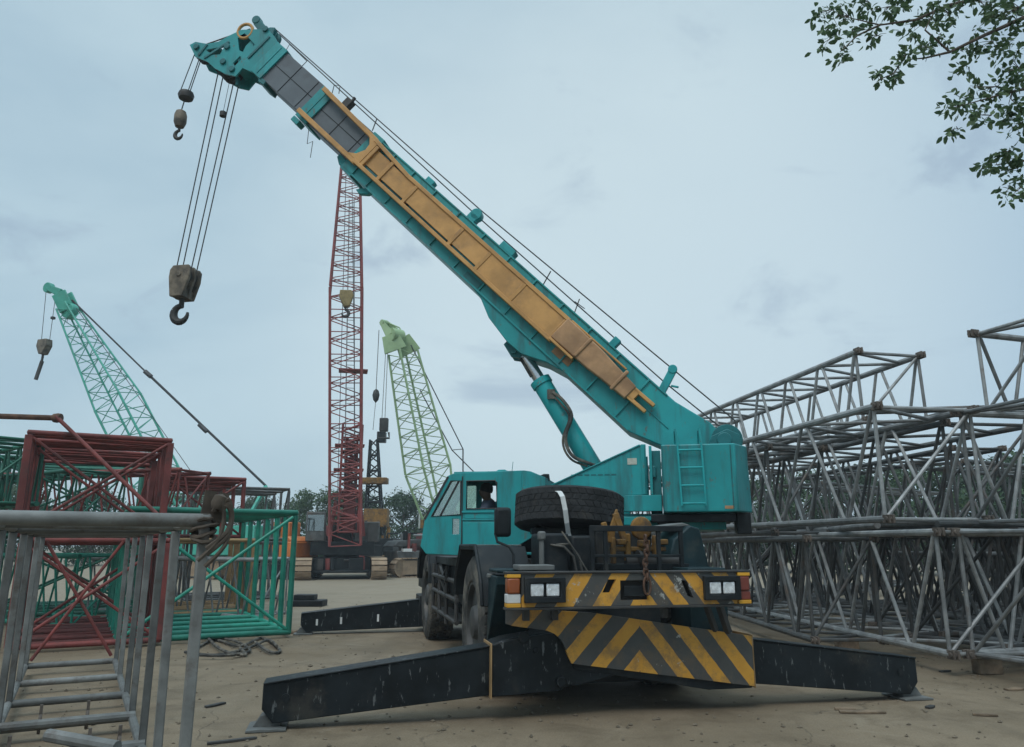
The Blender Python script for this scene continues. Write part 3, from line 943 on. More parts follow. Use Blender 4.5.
for y in (-.07, .07):
    b.lathe([(.08, -.025), (.15, -.025), (.13, 0), (.15, .025), (.08, .025)], (11.05, y, .33), (0, 1, 0), 20)
b.tube((11.05, -.26, .33), (11.05, .26, .33), .03, 12)
b.build('rope_sheave', M['teal_dk'], head)
b = MB(BF)
b.path([(11.38 + .15 * math.cos(t), .22, .05 + .15 * math.sin(t)) for t in [k * math.pi / 12 for k in range(24)]], .03, 8, closed=True)
b.build('guide_ring', M['orange'], head)
b = MB(BF)
b.bar((11.1, .1, .30), (11.42, .1, .34), .12, .16, (0, 0, 1)); b.disc((11.46, .1, .36), (0, 1, 0), .085, -.07, .07, 14)
b.bar((10.95, .1, .32), (11.05, .1, .47), .07, .10, (0, 1, 0))
b.bar((10.86, .1, -.68), (10.72, .1, -.80), .06, .08, (0, 1, 0))
b.prism([(10.40, -.39), (10.20, -.39), (10.17, -.47), (10.33, -.49)], 'y', -.2, .25)
b.bar((11.45, .25, -.30), (11.60, .25, -.86), .02, .05, (1, 0, 0)); b.bar((11.78, .25, -.62), (11.74, .25, -.9), .02, .05, (1, 0, 0))
b.bar((10.86, .25, -.30), (10.86, .25, .28), .02, .05, (1, 0, 0))
for u, v in ((11.22, -.66), (11.92, -.80), (11.05, .33), (11.4, -.4), (10.95, -.65)): b.disc((u, .24, v), (0, 1, 0), .06, 0, .035, 12)
b.build_each('head_bracket', M['teal_dk'], head, bevel=.01)
b = MB(BF); b.tube((11.46, .1, .16), (12.0, .1, -.70), .013, 6)
b.build('brace_rod', M['rust'], head)
# things along the boom's back and belly
b = MB(BF)
b.bar((1.02, .12, .20), (1.12, .12, .55), .12, .10, (0, 1, 0)); b.disc((1.13, .12, .56), (0, 1, 0), .07, -.06, .06, 14); b.tube((.98, .12, .36), (.88, .12, .42), .02, 6)
b.box(2.0, 2.12, .05, .2, .20, .36)
b.box(4.25, 4.55, .08, .28, .20, .31)
b.disc((5.28, .12, .35), (0, 1, 0), .10, -.08, .08, 16); b.box(5.2, 5.38, .04, .2, .2, .34)
b.box(6.25, 6.42, .05, .2, .2, .30)
b.prism([(7.12, -.58), (7.0, -.58), (7.02, -.64), (7.16, -.74), (7.26, -.72), (7.2, -.64)], 'y', .1, .2)
b.prism([(8.0, -.45), (7.72, -.45), (7.72, -.56), (7.86, -.60), (8.0, -.52)], 'y', .05, .2)
b.box(9.0, 9.18, .1, .3, -.60, -.50)
b.build_each('rope_guide', M['teal'], boom, bevel=.01)
b = MB(BF)
b.box(8.55, 8.68, .1, .25, .24, .40); b.tube((8.6, .17, .4), (8.62, .17, .48), .03, 8)
b.tube((3.55, .2, .2), (3.62, .2, .45), .01, 6); b.tube((2.85, .2, .2), (2.95, .2, .42), .01, 6); b.tube((2.78, .2, .36), (2.98, .2, .34), .008, 6)
b.tube((7.85, .2, .24), (7.95, .2, .44), .01, 6)
b.path([(9.0, .2, .25), (9.1, .2, .40), (9.0, .2, .46), (8.9, .2, .34)], .008, 6)
b.path([(10.4, .2, .26), (10.45, .2, .42), (9.9, .2, .40), (9.9, .2, .26)], .008, 6)
b.path([(8.75, .3, -.5), (8.55, .3, -.72), (8.5, .3, -.62), (8.3, .3, -.86)], .006, 6)
b.build_each('sensor_rod', M['darksteel'], boom)
# stowed fly jib along the side: two rails, cross members, recessed web, feet
jy = bw + .03
b = MB(BF)
b.box(2.75, 6.6, jy, jy + .12, .0, .065); b.bar((6.58, jy + .06, .033), (7.52, jy + .06, .125), .12, .07, (0, 0, 1)); b.box(2.75, 7.55, jy, jy + .12, -.42, -.355)
b.bar((7.5, jy + .06, .125), (9.05, jy + .06, .20), .09, .085, (0, 0, 1)); b.bar((7.5, jy + .06, -.40), (9.12, jy + .06, -.385), .09, .085, (0, 0, 1))
for u in (2.8, 3.7, 4.5, 5.15, 6.3, 6.95, 7.38):
    b.box(u - .035, u + .035, jy + .01, jy + .11, -.37, .02 if u < 6.5 else .07)
arcp = [(7.42, -.36), (7.75, -.36), (7.60, -.27), (7.52, -.12), (7.54, .0), (7.64, .09), (7.8, .12), (7.42, .12)]
b.prism(arcp, 'y', jy + .01, jy + .11)
jib = b.build('fly_jib', M['orange'], boom, bevel=.008)
b = MB(BF)
b.box(2.8, 4.5, jy + .02, jy + .10, -.37, .02); b.box(4.5, 6.3, jy + .02, jy + .095, -.315, .01); b.box(6.3, 6.95, jy + .02, jy + .09, -.31, .0); b.box(6.95, 7.4, jy + .02, jy + .07, -.30, .02)
b.build('jib_web', M['orange'], jib)
b = MB(BF)
b.box(5.25, 6.2, jy + .04, jy + .043, -.355, -.31); b.box(6.3, 6.9, jy + .04, jy + .043, -.355, -.315); b.box(6.95, 7.33, jy + .05, jy + .055, -.35, -.31)
b.box(4.55, 5.1, jy + .06, jy + .063, -.35, -.32)
b.build_each('jib_slot', M['teal_dk'], jib)
b = MB(BF)
b.prism([(2.8, .05), (2.8, -.35), (2.05, -.335), (1.75, -.31), (1.30, -.29), (1.30, -.04), (1.75, .0), (2.05, .03)], 'y', jy, jy + .13)
for u in (2.3, 1.55):
    b.box(u - .03, u + .03, jy + .1, jy + .15, -.33, .05)
b.build_each('jib_root', M['brownorange'], jib, bevel=.02)
b = MB(BF)
b.bar((1.35, jy + .06, -.08), (.92, jy + .06, -.07), .10, .055, (0, 0, 1)); b.bar((1.35, jy + .06, -.235), (.95, jy + .06, -.225), .10, .055, (0, 0, 1))
b.box(1.2, 1.35, jy + .01, jy + .11, -.24, -.07)
b.box(2.3, 2.8, jy, jy + .14, -.395, -.355); b.box(1.6, 2.75, jy, jy + .05, .05, .08)
b.build_each('jib_foot', M['orange'], jib, bevel=.008)

# lift cylinder
b = MB(SF)
ct, cb = Vec((.04, 0, 4.62)), Vec((-1.12, 0, 2.62))
cd = (ct - cb).normalized()
b.tube(cb, cb + cd * 1.72, .15, 24); b.tube(cb + cd * 1.66, cb + cd * 1.76, .17, 24)
cyl = b.build('lift_cylinder', M['teal'], crane)
b = MB(SF)
b.tube(cb + cd * 1.7, ct, .095, 20); b.disc(tuple(ct), (0, 1, 0), .12, -.12, .12, 18)
b.build('piston_rod', M['chrome'], cyl)
b = MB(SF)
o_ = Vec((.14, .05, .09))
b.path([cb + cd * 1.72 + o_, ct + o_ * .9], .035, 8)
b.path(smooth([(-.47, .2, 3.90), (-.63, .24, 3.76), (-.76, .25, 3.52), (-.67, .25, 3.24), (-.68, .25, 3.05), (-.78, .25, 2.89), (-.98, .22, 2.80), (-1.15, .15, 2.74)], 5), .026, 8)
b.path(smooth([(-.44, .17, 3.88), (-.60, .20, 3.70), (-.72, .2, 3.50), (-.62, .2, 3.2), (-.64, .2, 3.0), (-.76, .2, 2.84), (-.98, .2, 2.75)], 5), .018, 8)
b.box(-.50, -.38, .13, .2, 3.80, 3.95)
b.build_each('hydraulic_hose', M['rubber'], cyl)

# hoist ropes that belong to the crane
b = MB(BF)
b.path([(11.05, .07, .48), (5.28, .12, .46), (-.05, .12, .60), (-.40, .1, .30)], .011, 6)
b.path([(11.05, -.07, .48), (5.2, .02, .36), (1.1, .05, .345), (-.1, .05, .40), (-.42, .05, .22)], .011, 6)
b.build_each('hoist_rope', M['cable'], crane)

# hook blocks
hx, hz = 6.22, 6.48
hb = thing('hook_block', 'large rusty brown hook block hanging from the teal boom tip', 'hook block', SF @ Vec((hx, 0, hz - 1.05)))
b = MB(SF)
shape = [(-.17, 0), (.13, .0), (.19, -.08), (.20, -.22), (.15, -.58), (-.10, -.58), (-.20, -.25), (-.21, -.06)]
for y0, y1 in ((-.19, -.13), (.13, .19), (-.03, .03)):
    b.prism([(hx + p[0], hz + p[1]) for p in shape], 'y', y0, y1)
b.box(hx - .10, hx + .14, -.13, .13, hz - .58, hz - .42)
b.tube((hx, -.21, hz - .17), (hx, .21, hz - .17), .05, 12)
b.build('block_housing', M['hookblk'], hb, bevel=.012)
b = MB(SF)
for y in (-.08, .08):
    b.lathe([(.05, -.04), (.165, -.04), (.14, 0), (.165, .04), (.05, .04)], (hx, y, hz - .17), (0, 1, 0), 22)
b.build('sheave', M['darksteel'], hb)


def hook_into(g, x, y, z, k):
    g.tube((x, y, z + .02 * k), (x, y, z - .10 * k), .045 * k, 10)
    pts = []
    for i in range(13):
        t = rad(100 - i * 24)
        pts.append((x + .0 * k + math.cos(t) * .14 * k, y, z - .26 * k + math.sin(t) * .15 * k))
    ws = [.045, .05, .055, .062, .068, .07, .07, .066, .06, .052, .043, .034, .022]
    for i in range(12):
        g.tube(pts[i], pts[i + 1], ws[i] * k, 10, ws[i + 1] * k)


b = MB(SF); hook_into(b, hx + .02, 0, hz - .60, 1.0); b.build('hook', M['darksteel'], hb)
b = MB(SF)
INV = SF.inverted()
hs_ = INV @ (BF @ Vec((11.22, 0, -.66)))
for y in (-.08, .08):
    b.tube((hs_.x + .19, y, hs_.z - .04), (hx + .15, y, hz - .14), .0105, 6)
    b.tube((hs_.x - .19, y, hs_.z - .04), (hx - .15, y, hz - .14), .0105, 6)
b.build_each('lifting_rope', M['cable'], crane)
ax_, az = 6.66, 9.70
ab = thing('hook_block', 'small dark hook block hanging below the boom nose', 'hook block', SF @ Vec((ax_, 0, az - .6)))
b = MB(SF)
b.lathe([(.03, .02), (.09, -.02), (.115, -.10), (.115, -.24), (.08, -.34), (.03, -.36)], (ax_, 0, az), (0, 0, 1), 18)
b.build('overhaul_weight', M['hookblk'], ab)
b = MB(SF); hook_into(b, ax_, 0, az - .36, .55); b.build('hook', M['darksteel'], ab)
b = MB(SF)
ns_ = INV @ (BF @ Vec((11.92, 0, -.80)))
b.tube((ns_.x + .14, -.07, ns_.z), (6.60, -.03, 10.05), .009, 6); b.tube((ns_.x - .0, .07, ns_.z - .13), (6.48, .05, 10.05), .009, 6); b.tube((ns_.x + .15, .07, ns_.z), (6.70, .05, 10.05), .009, 6)
b.tube((6.60, 0, 9.98), (ax_, 0, az), .011, 6)
b.tube((hs_.x - .1, .1, hs_.z - .1), (5.70, .1, 9.5), .005, 5)
b.build_each('lifting_rope', M['cable'], crane)
b = MB(SF)
b.lathe([(.0, -.075), (.13, -.07), (.15, 0), (.13, .06), (.0, .065)], (6.59, 0, 10.02), (0, 0, 1), 16)
b.disc((5.70, .1, 9.45), (0, 0, 1), .06, -.04, .05, 12)
b.build_each('limit_weight', M['darksteel'], crane)

# spare tyre on the deck with its strap
tc_ = (-.03, -2.45, 1.99); tax = (.07, .11, 1)
sp_t = thing('spare_tyre', 'big black spare tyre lying flat on the crane deck', 'tyre', CF @ Vec((tc_[0], tc_[1], 1.78)))
b = MB(CF); tyre_into(b, tc_, tax, .665, .44, rows=5, lug=.010)
b.build('tyre', M['rubber_old'], sp_t)
b = MB(CF); b.lathe([(.37, -.1), (.40, -.16), (.36, -.16), (.32, -.02), (.2, 0), (.16, .03), (.0, .03)], tc_, tax, 28)
b.build('rim', M['rim'], sp_t)
b = MB(CF)
for x, y in ((-.45, -2.6), (.25, -2.6), (-.1, -2.1)):
    b.box(x - .05, x + .05, y - .05, y + .05, 1.30, 1.80)
b.box(-.55, .35, -2.66, -2.56, 1.72, 1.79)
b.build_each('tyre_cradle', M['black'], crane, bevel=.01)
b = MB(CF)
ty = tc_[1] - .70
prof = [(-.36, tc_[1] + .05, 2.275), (-.34, tc_[1] - .40, 2.235), (-.325, ty + .065, 2.185), (-.31, ty + .005, 2.13), (-.285, ty - .01, 1.98), (-.26, ty + .02, 1.84), (-.22, ty + .10, 1.72), (-.17, ty + .12, 1.60)]
for i in range(len(prof) - 1):
    b.bar(prof[i], prof[i + 1], .055, .006, (0, -1, .3))
tag(b.build('tie_strap', M['strap']), 'white webbing strap pulled down over the spare tyre', 'strap')

# ------------------------------------------------------------------ driver
def driver():
    DX = .235
    pts, edges, radii = [], [], []

    def v(p, r):
        pts.append(SF @ (Vec(p) + Vec((DX, 0, .03)))); radii.append(r); return len(pts) - 1

    def chain(ids):
        for a, c in zip(ids, ids[1:]): edges.append((a, c))
    y0 = .82
    hip = v((.16, y0, 1.70), (.16, .13))
    w1 = v((.14, y0, 1.86), (.145, .11)); ch = v((.15, y0, 2.04), (.17, .12)); sh = v((.16, y0, 2.14), (.13, .09))
    nk = v((.18, y0, 2.21), (.06, .06)); hd = v((.205, y0, 2.27), (.078, .082)); h2 = v((.21, y0, 2.335), (.085, .092)); h3 = v((.205, y0, 2.40), (.06, .065))
    chain([hip, w1, ch, sh, nk, hd, h2, h3])
    nose = v((.305, y0, 2.31), (.014, .016)); edges.append((h2, nose))
    for s in (-1, 1):
        s1 = v((.16, y0 + s * .19, 2.10), (.07, .07)); e = v((.26, y0 + s * .25, 1.87), (.052, .052)); wr = v((.50, y0 + s * .19, 1.90), (.036, .036))
        edges.append((sh, s1)); chain([s1, e, wr])
        pm = v((.57, y0 + s * .18, 1.92), (.038, .025)); edges.append((wr, pm))
        for k in range(4):
            f1 = v((.62, y0 + s * (.15 + k * .02), 1.94), (.010, .010)); f2 = v((.645 + (k % 2) * .006, y0 + s * (.15 + k * .02), 1.91), (.009, .009))
            edges.append((pm, f1)); edges.append((f1, f2))
        t1 = v((.59, y0 + s * .13, 1.94), (.011, .011)); edges.append((pm, t1))
        k1 = v((.20, y0 + s * .09, 1.70), (.09, .09)); kn = v((.58, y0 + s * .12, 1.72), (.065, .065)); an = v((.62, y0 + s * .12, 1.56), (.045, .045)); to = v((.74, y0 + s * .13, 1.535), (.04, .03))
        edges.append((hip, k1)); chain([k1, kn, an, to])
    me = bpy.data.meshes.new('person'); me.from_pydata([tuple(p) for p in pts], edges, [])
    o = bpy.data.objects.new('tmp_body', me); COL.objects.link(o)
    o.modifiers.new('skin', 'SKIN')
    if not me.skin_vertices:
        bpy.context.view_layer.objects.active = o
        o.select_set(True)
        bpy.ops.object.modifier_remove(modifier='skin') if False else None
    for i, sv in enumerate(me.skin_vertices[0].data):
        sv.radius = radii[i]; sv.use_root = (i == 0)
    ss = o.modifiers.new('sub', 'SUBSURF'); ss.levels = 2; ss.render_levels = 2
    dg = bpy.context.evaluated_depsgraph_get(); dg.update()
    em = bpy.data.meshes.new_from_object(o.evaluated_get(dg))
    bpy.data.objects.remove(o)
    L = SF @ Vec((.16 + DX, y0, 1.62))
    for vv in em.vertices: vv.co = vv.co - L
    em.materials.clear()
    for k in ('skin', 'shirt', 'trouser'): em.materials.append(M[k])
    inv = SF.inverted()
    for p in em.polygons:
        q = inv @ (p.center + L) - Vec((DX, 0, .03))
        p.material_index = 0
        if q.z < 1.80 and (q.x > .1 and q.z < 1.79): p.material_index = 2
        elif q.z < 2.19 and q.x < .44: p.material_index = 1
        p.use_smooth = True
    b_ = bpy.data.objects.new('person', em); COL.objects.link(b_); b_.location = L
    ORG[b_.name] = L
    tag(b_, 'seated driver in a slate grey shirt inside the teal cab', 'person')
    h = MB(SF)
    prof = [(.0, .108), (.055, .095), (.085, .06), (.096, .01), (.09, -.03)]
    h.lathe(prof, (.195 + DX, y0, 2.375), (-.25, 0, 1), 20)
    h.build('hair', M['hair'], b_)
    e = MB(SF)
    for s in (-1, 1):
        e.lathe([(0, -.012), (.012, 0), (0, .012)], (.288 + DX, y0 + s * .032, 2.365), (1, 0, 0), 10)
    e.build_each('eyes', M['white'], b_)


driver()

# ------------------------------------------------------------------ lattice sections (right-hand stack)
def lattice_proto(name, label, w, h, Lg, nb, rc, rl, m, group, lug=True):
    """box lattice section: x = width, y = length, z = height, origin at the near left bottom corner"""
    t = thing(name, label, 'crane section', (0, 0, 0), group)
    for x in (0, w):
        for z in (0, h):
            g = MB(); g.tube((x, 0, z), (x, Lg, z), rc, 10)
            g.build('chord', m, t)
    st = Lg / nb

    def face(p0, p1, phase):
        g = MB()
        for i in range(nb):
            y0, ym, y1 = i * st + .06, (i + .5) * st, (i + 1) * st - .06
            a, c = (p0, p1) if phase else (p1, p0)
            g.tube((a[0], y0, a[1]), (c[0], ym - .04, c[1]), rl, 8); g.tube((c[0], ym + .04, c[1]), (a[0], y1, a[1]), rl, 8)
        g.build('lacing', m, t)
    face((0, 0), (0, h), False); face((w, 0), (w, h), False)
    face((0, 0), (w, 0), True); face((0, h), (w, h), True)
    for y in (.03, Lg - .03):
        g = MB()
        g.tube((0, y, 0), (0, y, h), rl, 8); g.tube((w, y, 0), (w, y, h), rl, 8)
        g.tube((0, y, 0), (w, y, 0), rl, 8); g.tube((0, y, h), (w, y, h), rl, 8)
        g.tube((0, y, 0), (w, y, h), rl * .9, 8)
        g.build('end_frame', m, t)
    if lug:
        for x in (0, w):
            for z in (0, h):
                for y, s in ((0, -1), (Lg, 1)):
                    g = MB()
                    for dx in (-.03, .03):
                        ya, yb = sorted((y - s * .03, y + s * .11))
                        g.box(x + dx - .014, x + dx + .014, ya, yb, z - .055, z + .055)
                    g.disc((x, y + s * .06, z), (1, 0, 0), .032, -.065, .065, 10)
                    g.build('pin_lug', M['lug'], t, bevel=.006)
    return t


G1 = 'grey lattice boom sections stacked beside the crane'
SECT = {}


def sect(key, dims, pos, yaw, label, m='silver', tilt=0):
    w, h, Lg, nb = dims
    k = (dims, m)
    if k not in SECT:
        t = lattice_proto('lattice_section', label, w, h, Lg, nb, .049, .027, M[m], G1)
        SECT[k] = t
        t.location = pos; t.rotation_euler = (tilt, 0, rad(yaw))
        return t
    return dup(SECT[k], pos, 0, label, G1, rot=(tilt, 0, rad(yaw)))


A = (1.5, 1.5, 8.6, 5); Bq = (1.5, 1.5, 7.2, 6); Cq = (1.2, 1.15, 7.0, 7); Nq = (1.0, 1.45, 7.0, 5)
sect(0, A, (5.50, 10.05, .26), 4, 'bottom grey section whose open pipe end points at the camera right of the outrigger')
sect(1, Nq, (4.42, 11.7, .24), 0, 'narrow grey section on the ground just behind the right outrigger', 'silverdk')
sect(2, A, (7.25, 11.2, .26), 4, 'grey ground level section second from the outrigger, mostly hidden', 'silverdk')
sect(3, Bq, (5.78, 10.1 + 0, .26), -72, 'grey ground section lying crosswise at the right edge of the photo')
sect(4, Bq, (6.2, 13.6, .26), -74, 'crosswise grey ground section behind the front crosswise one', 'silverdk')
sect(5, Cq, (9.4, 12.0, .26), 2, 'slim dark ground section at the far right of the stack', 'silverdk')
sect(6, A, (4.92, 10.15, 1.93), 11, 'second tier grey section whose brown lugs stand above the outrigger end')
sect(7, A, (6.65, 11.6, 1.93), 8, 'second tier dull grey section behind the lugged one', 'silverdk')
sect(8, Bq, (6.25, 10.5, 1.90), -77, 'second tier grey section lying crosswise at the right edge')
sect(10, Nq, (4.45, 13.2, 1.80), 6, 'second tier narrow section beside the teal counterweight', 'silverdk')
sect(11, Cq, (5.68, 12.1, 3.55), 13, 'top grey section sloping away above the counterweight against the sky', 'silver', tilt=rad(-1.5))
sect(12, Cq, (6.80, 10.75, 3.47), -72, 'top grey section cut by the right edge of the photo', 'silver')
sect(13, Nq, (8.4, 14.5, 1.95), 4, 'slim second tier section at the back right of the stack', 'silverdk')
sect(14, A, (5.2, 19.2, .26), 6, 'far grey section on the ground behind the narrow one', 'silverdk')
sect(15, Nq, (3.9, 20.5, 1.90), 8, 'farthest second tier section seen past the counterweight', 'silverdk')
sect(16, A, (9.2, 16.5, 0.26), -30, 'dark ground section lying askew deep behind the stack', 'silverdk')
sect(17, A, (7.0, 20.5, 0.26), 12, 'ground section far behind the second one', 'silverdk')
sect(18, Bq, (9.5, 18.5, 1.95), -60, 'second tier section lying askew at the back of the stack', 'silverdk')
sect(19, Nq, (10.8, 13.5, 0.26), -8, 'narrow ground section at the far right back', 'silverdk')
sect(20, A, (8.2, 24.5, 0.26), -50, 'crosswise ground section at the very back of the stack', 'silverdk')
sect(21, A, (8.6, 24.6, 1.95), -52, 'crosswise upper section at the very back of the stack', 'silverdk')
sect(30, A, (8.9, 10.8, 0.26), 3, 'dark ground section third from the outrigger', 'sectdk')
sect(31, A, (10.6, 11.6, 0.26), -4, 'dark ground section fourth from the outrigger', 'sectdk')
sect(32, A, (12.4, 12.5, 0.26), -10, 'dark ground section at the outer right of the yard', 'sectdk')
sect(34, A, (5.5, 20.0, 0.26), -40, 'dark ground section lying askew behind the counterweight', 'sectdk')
sect(35, Bq, (7.5, 18.5, 0.26), -65, 'dark crosswise ground section behind the third one', 'sectdk')
GP = 'loose pipes lying on the right-hand stack'
for a_, c_, r_, m_, lb in (((5.0, 10.6, 1.86), (5.9, 16.0, 1.86), .045, 'silver', 'loose pale pipe between the two lower tiers near the outrigger'),
                           ((5.6, 10.2, 1.87), (9.5, 11.6, 1.87), .04, 'silverdk', 'loose dull pipe between the tiers at the right edge'),
                           ((5.0, 11.2, 3.53), (8.2, 10.6, 3.53), .045, 'silverdk', 'loose pipe lying across the second tier lugs'),
                           ((5.3, 12.6, 3.53), (4.6, 17.0, 3.53), .04, 'silver', 'loose pale pipe on the second tier above the counterweight'),
                           ((6.6, 11.0, 3.54), (6.2, 16.5, 3.54), .05, 'silverdk', 'thick loose pipe on the second tier under the sloping section')):
    g = MB(); g.tube(a_, c_, r_, 10); tag(g.build('steel_pipe', M[m_]), lb, 'pipe', GP)
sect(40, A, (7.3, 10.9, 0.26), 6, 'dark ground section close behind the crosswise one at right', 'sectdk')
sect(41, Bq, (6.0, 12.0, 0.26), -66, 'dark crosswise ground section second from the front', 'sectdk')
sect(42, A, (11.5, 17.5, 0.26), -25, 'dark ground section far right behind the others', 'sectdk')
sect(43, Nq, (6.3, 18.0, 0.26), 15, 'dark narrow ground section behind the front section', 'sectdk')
# timber packing
tb = thing('timber_block', 'short timber block under the open pipe end of the front section', 'timber', (5.95, 10.25, 0), 'timber packing under the sections')
g = MB(frame((5.95, 10.25, 0), (1, 0, 0), (0, 1, 0), (0, 0, 1))); g.box(-.06, .26, -.08, .08, .003, .195); g.build('block', M['timber'], tb, bevel=.012)
tb.rotation_euler.z = rad(6)
for x, y, rz, lb in ((5.1, 17.5, 5, 'timber block under the far end of the front section'), (5.0, 12.2, 0, 'timber block under the near end of the narrow section'),
                     (5.0, 17.8, 2, 'timber block under the far end of the narrow section'), (7.9, 11.6, 3, 'timber block under the second ground section'),
                     (8.6, 11.0, 20, 'timber block under the crosswise section at the right')):
    dup(tb, (x, y, 0), rad(rz), lb)

# ------------------------------------------------------------------ frame sections (left-hand stacks)
def frame_section(name, label, pos, yaw, w, h, stations, m, pr=.05, rr=.045, xface=None, xmat=None, group=None, square=True, chords=True, dense=0, side_x=False):
    """square frames in a row: origin at near right bottom corner, x to the right, y away"""
    t = thing(name, label, 'crane section', (0, 0, 0), group)
    for y in stations:
        jt = lambda: rnd.uniform(-.012, .012)
        g = MB()
        for x in (0, -w):
            if square: g.bar((x + jt(), y, rr), (x + jt(), y + jt(), h - rr), pr * 2, pr * 2, (0, 1, 0))
            else: g.tube((x + jt(), y, rr), (x + jt(), y + jt(), h - rr), pr, 10)
        g.tube((.03, y, h), (-w - .03, y + jt(), h + jt()), rr, 12); g.tube((.03, y, rr), (-w - .03, y + jt(), rr), rr, 12)
        g.build('frame', m, t, bevel=.008 if square else 0)
    ys = stations
    if chords:
        for x in (0, -w):
            for z in (rr, h):
                g = MB(); g.tube((x, ys[0] - .02, z), (x, ys[-1] + .05, z), rr * .95, 10)
                g.build('chord', m, t)
    if dense:
        k = int((ys[-1] - ys[0]) / dense)
        for z in (rr, h - .02):
            g = MB()
            for i in range(k):
                y = ys[0] + (i + .5) * dense
                g.tube((0, y, z + rnd.uniform(-.03, .03)), (-w, y, z + rnd.uniform(-.03, .03)), rr * .8, 8)
            g.build('pipe_deck', m, t)
    if xface is not None:
        for y in xface:
            g = MB()
            g.tube((-.05, y - .05, h - .08), (-w + .05, y - .05, .10), rr * .6, 8); g.tube((-.05, y - .02, .10), (-w + .05, y - .02, h - .08), rr * .6, 8)
            g.build('cross_brace', xmat or m, t)
    if side_x:
        for x in (0, -w):
            g = MB()
            for i in range(0, len(ys) - 1):
                a, c = (rr, h) if i % 2 else (h, rr)
                g.tube((x, ys[i], a), (x, ys[i + 1], c), rr * .6, 8)
            g.build('lacing', m, t)
    t.location = pos; t.rotation_euler = (0, 0, rad(yaw))
    return t


GY = 29.0
gl = frame_section('frame_section', 'nearest grey section of square frames at the left edge of the yard', (-1.62, 4.08, .08), GY, 1.0, 1.645,
                   [0, 1.3, 2.4, 3.6, 4.75, 6.0, 7.4], M['postgrey'], .027, .036, xface=[7.45], xmat=M['redpipe'])
g = MB()   # clamps on the low pipes
for y, xs in ((2.45, (-.15, -.35, -.85)), (3.6, (-.35, -.7)), (1.3, (-.2, -.5, -.8))):
    for x in xs:
        g.path([(x, y + .07 * math.cos(q), .05 + .07 * math.sin(q)) for q in [k * math.pi / 5 for k in range(10)]], .014, 6, closed=True)
        g.box(x - .012, x + .012, y - .015, y + .015, .1, .2)
ORG[gl.name] = Vec((0, 0, 0))
g.build_each('pipe_clamp', M['lug'], gl)
g = MB()
for y in (2.38, 3.52, 1.22): g.tube((0.02, y, .06), (-1.02, y + .02, .06), .038, 10)
g.tube((-.62, 2.55, .16), (-.18, 2.1, .12), .045, 10)
g.build_each('loose_pipe', M['postgrey'], gl)
g = MB()
rc3 = random.Random(5)
for i in range(4):      # turns of old rope round the post head
    z0 = 1.555 + i * .026; rr_ = .052 + rc3.uniform(-.008, .012)
    g.path([(rr_ * math.cos(q) * 1.0, rr_ * math.sin(q), z0 + .02 * math.sin(q + i) + rc3.uniform(-.004, .004)) for q in [k * math.pi / 7 for k in range(14)]], .011, 6, closed=True)
for i in range(4):
    x0 = .05 + rc3.uniform(-.02, .03)
    g.path(smooth([(x0, -.05, 1.69), (x0 + .03, -.07, 1.72 + .012 * i), (x0 + .055, -.06, 1.66), (x0 + .03, -.085, 1.58 - .02 * i), (x0 - .06, -.08, 1.50 - .03 * i)], 4), .012, 6)
g.lathe([(.0, -.045), (.03, -.04), (.042, -.01), (.036, .03), (0, .045)], (.06, -.04, 1.74), (.3, 0, 1), 12)
g.bar((.0, 0, 1.62), (.02, .0, 1.80), .02, .06, (1, 0, 0)); g.bar((.05, 0, 1.62), (.09, .0, 1.79), .02, .05, (1, 0, 0))
g.build('rope_bundle', M['ropebr'], gl)

frame_section('frame_section', 'lower red section behind the grey frames, red pipes along its floor', (-5.75, 13.0, .05), GY, 2.05, 1.62,
              [0, 1.0, 2.0, 3.2, 4.8], M['redpipe'], .05, .045, xface=[0, 2.0], dense=.30, side_x=True)
frame_section('frame_section', 'upper red section with a dark red pipe roof stacked at left', (-5.85, 12.95, 1.72), GY, 2.05, 1.62,
              [0, .8, 1.6, 3.2, 4.8], M['redpipe'], .055, .042, xface=[0, 1.6], dense=.27, side_x=True)
frame_section('frame_section', 'bright green section of nested frames left of the far outrigger', (-3.95, 14.1, .05), GY, 2.7, 2.12,
              [0, .7, 1.5, 2.4, 3.3, 4.2, 5.1], M['greenpipe'], .05, .05, xface=[0], square=False)
frame_section('frame_section', 'small red section on the tan frames behind the green one', (-6.5, 18.6, 1.75), GY, 1.75, 1.40,
              [0, 1.5, 3.0, 4.5], M['redpipe'], .05, .045, xface=[0], dense=.3, square=False)
frame_section('frame_section', 'tan yellow section of upright posts seen through the green frames', (-6.1, 18.5, .05), GY, 2.0, 1.65,
              [0, .35, .8, 1.3, 1.9, 2.6, 3.4], M['tanpipe'], .055, .045, dense=.6)
frame_section('frame_section', 'grey section open at the top behind the green frames', (-6.75, 23.2, 1.72), GY, 2.6, 1.52,
              [0, 1.0, 2.0, 3.2], M['silverdk'], .04, .04, square=False, dense=.5, side_x=True)
frame_section('frame_section', 'grey ground section hidden behind the green frames', (-6.75, 23.2, .05), GY, 2.6, 1.62,
              [0, 1.0, 2.0, 3.2], M['silverdk'], .04, .04, square=False, dense=.8, side_x=True)
frame_section('frame_section', 'dull green ground section behind the red stack at far left', (-8.6, 18.5, .05), GY, 3.2, 1.75,
              [0, 1.0, 2.0, 3.0, 4.0], M['greendk'], .05, .045, xface=[0, 2.0], square=False, side_x=True, dense=.8)
frame_section('frame_section', 'dull green upper section behind the red stack at far left', (-8.8, 18.6, 1.88), GY, 3.2, 1.75,
              [0, 1.0, 2.0, 3.0, 4.0], M['greendk'], .05, .045, xface=[0, 2.0], square=False, side_x=True, dense=.8)
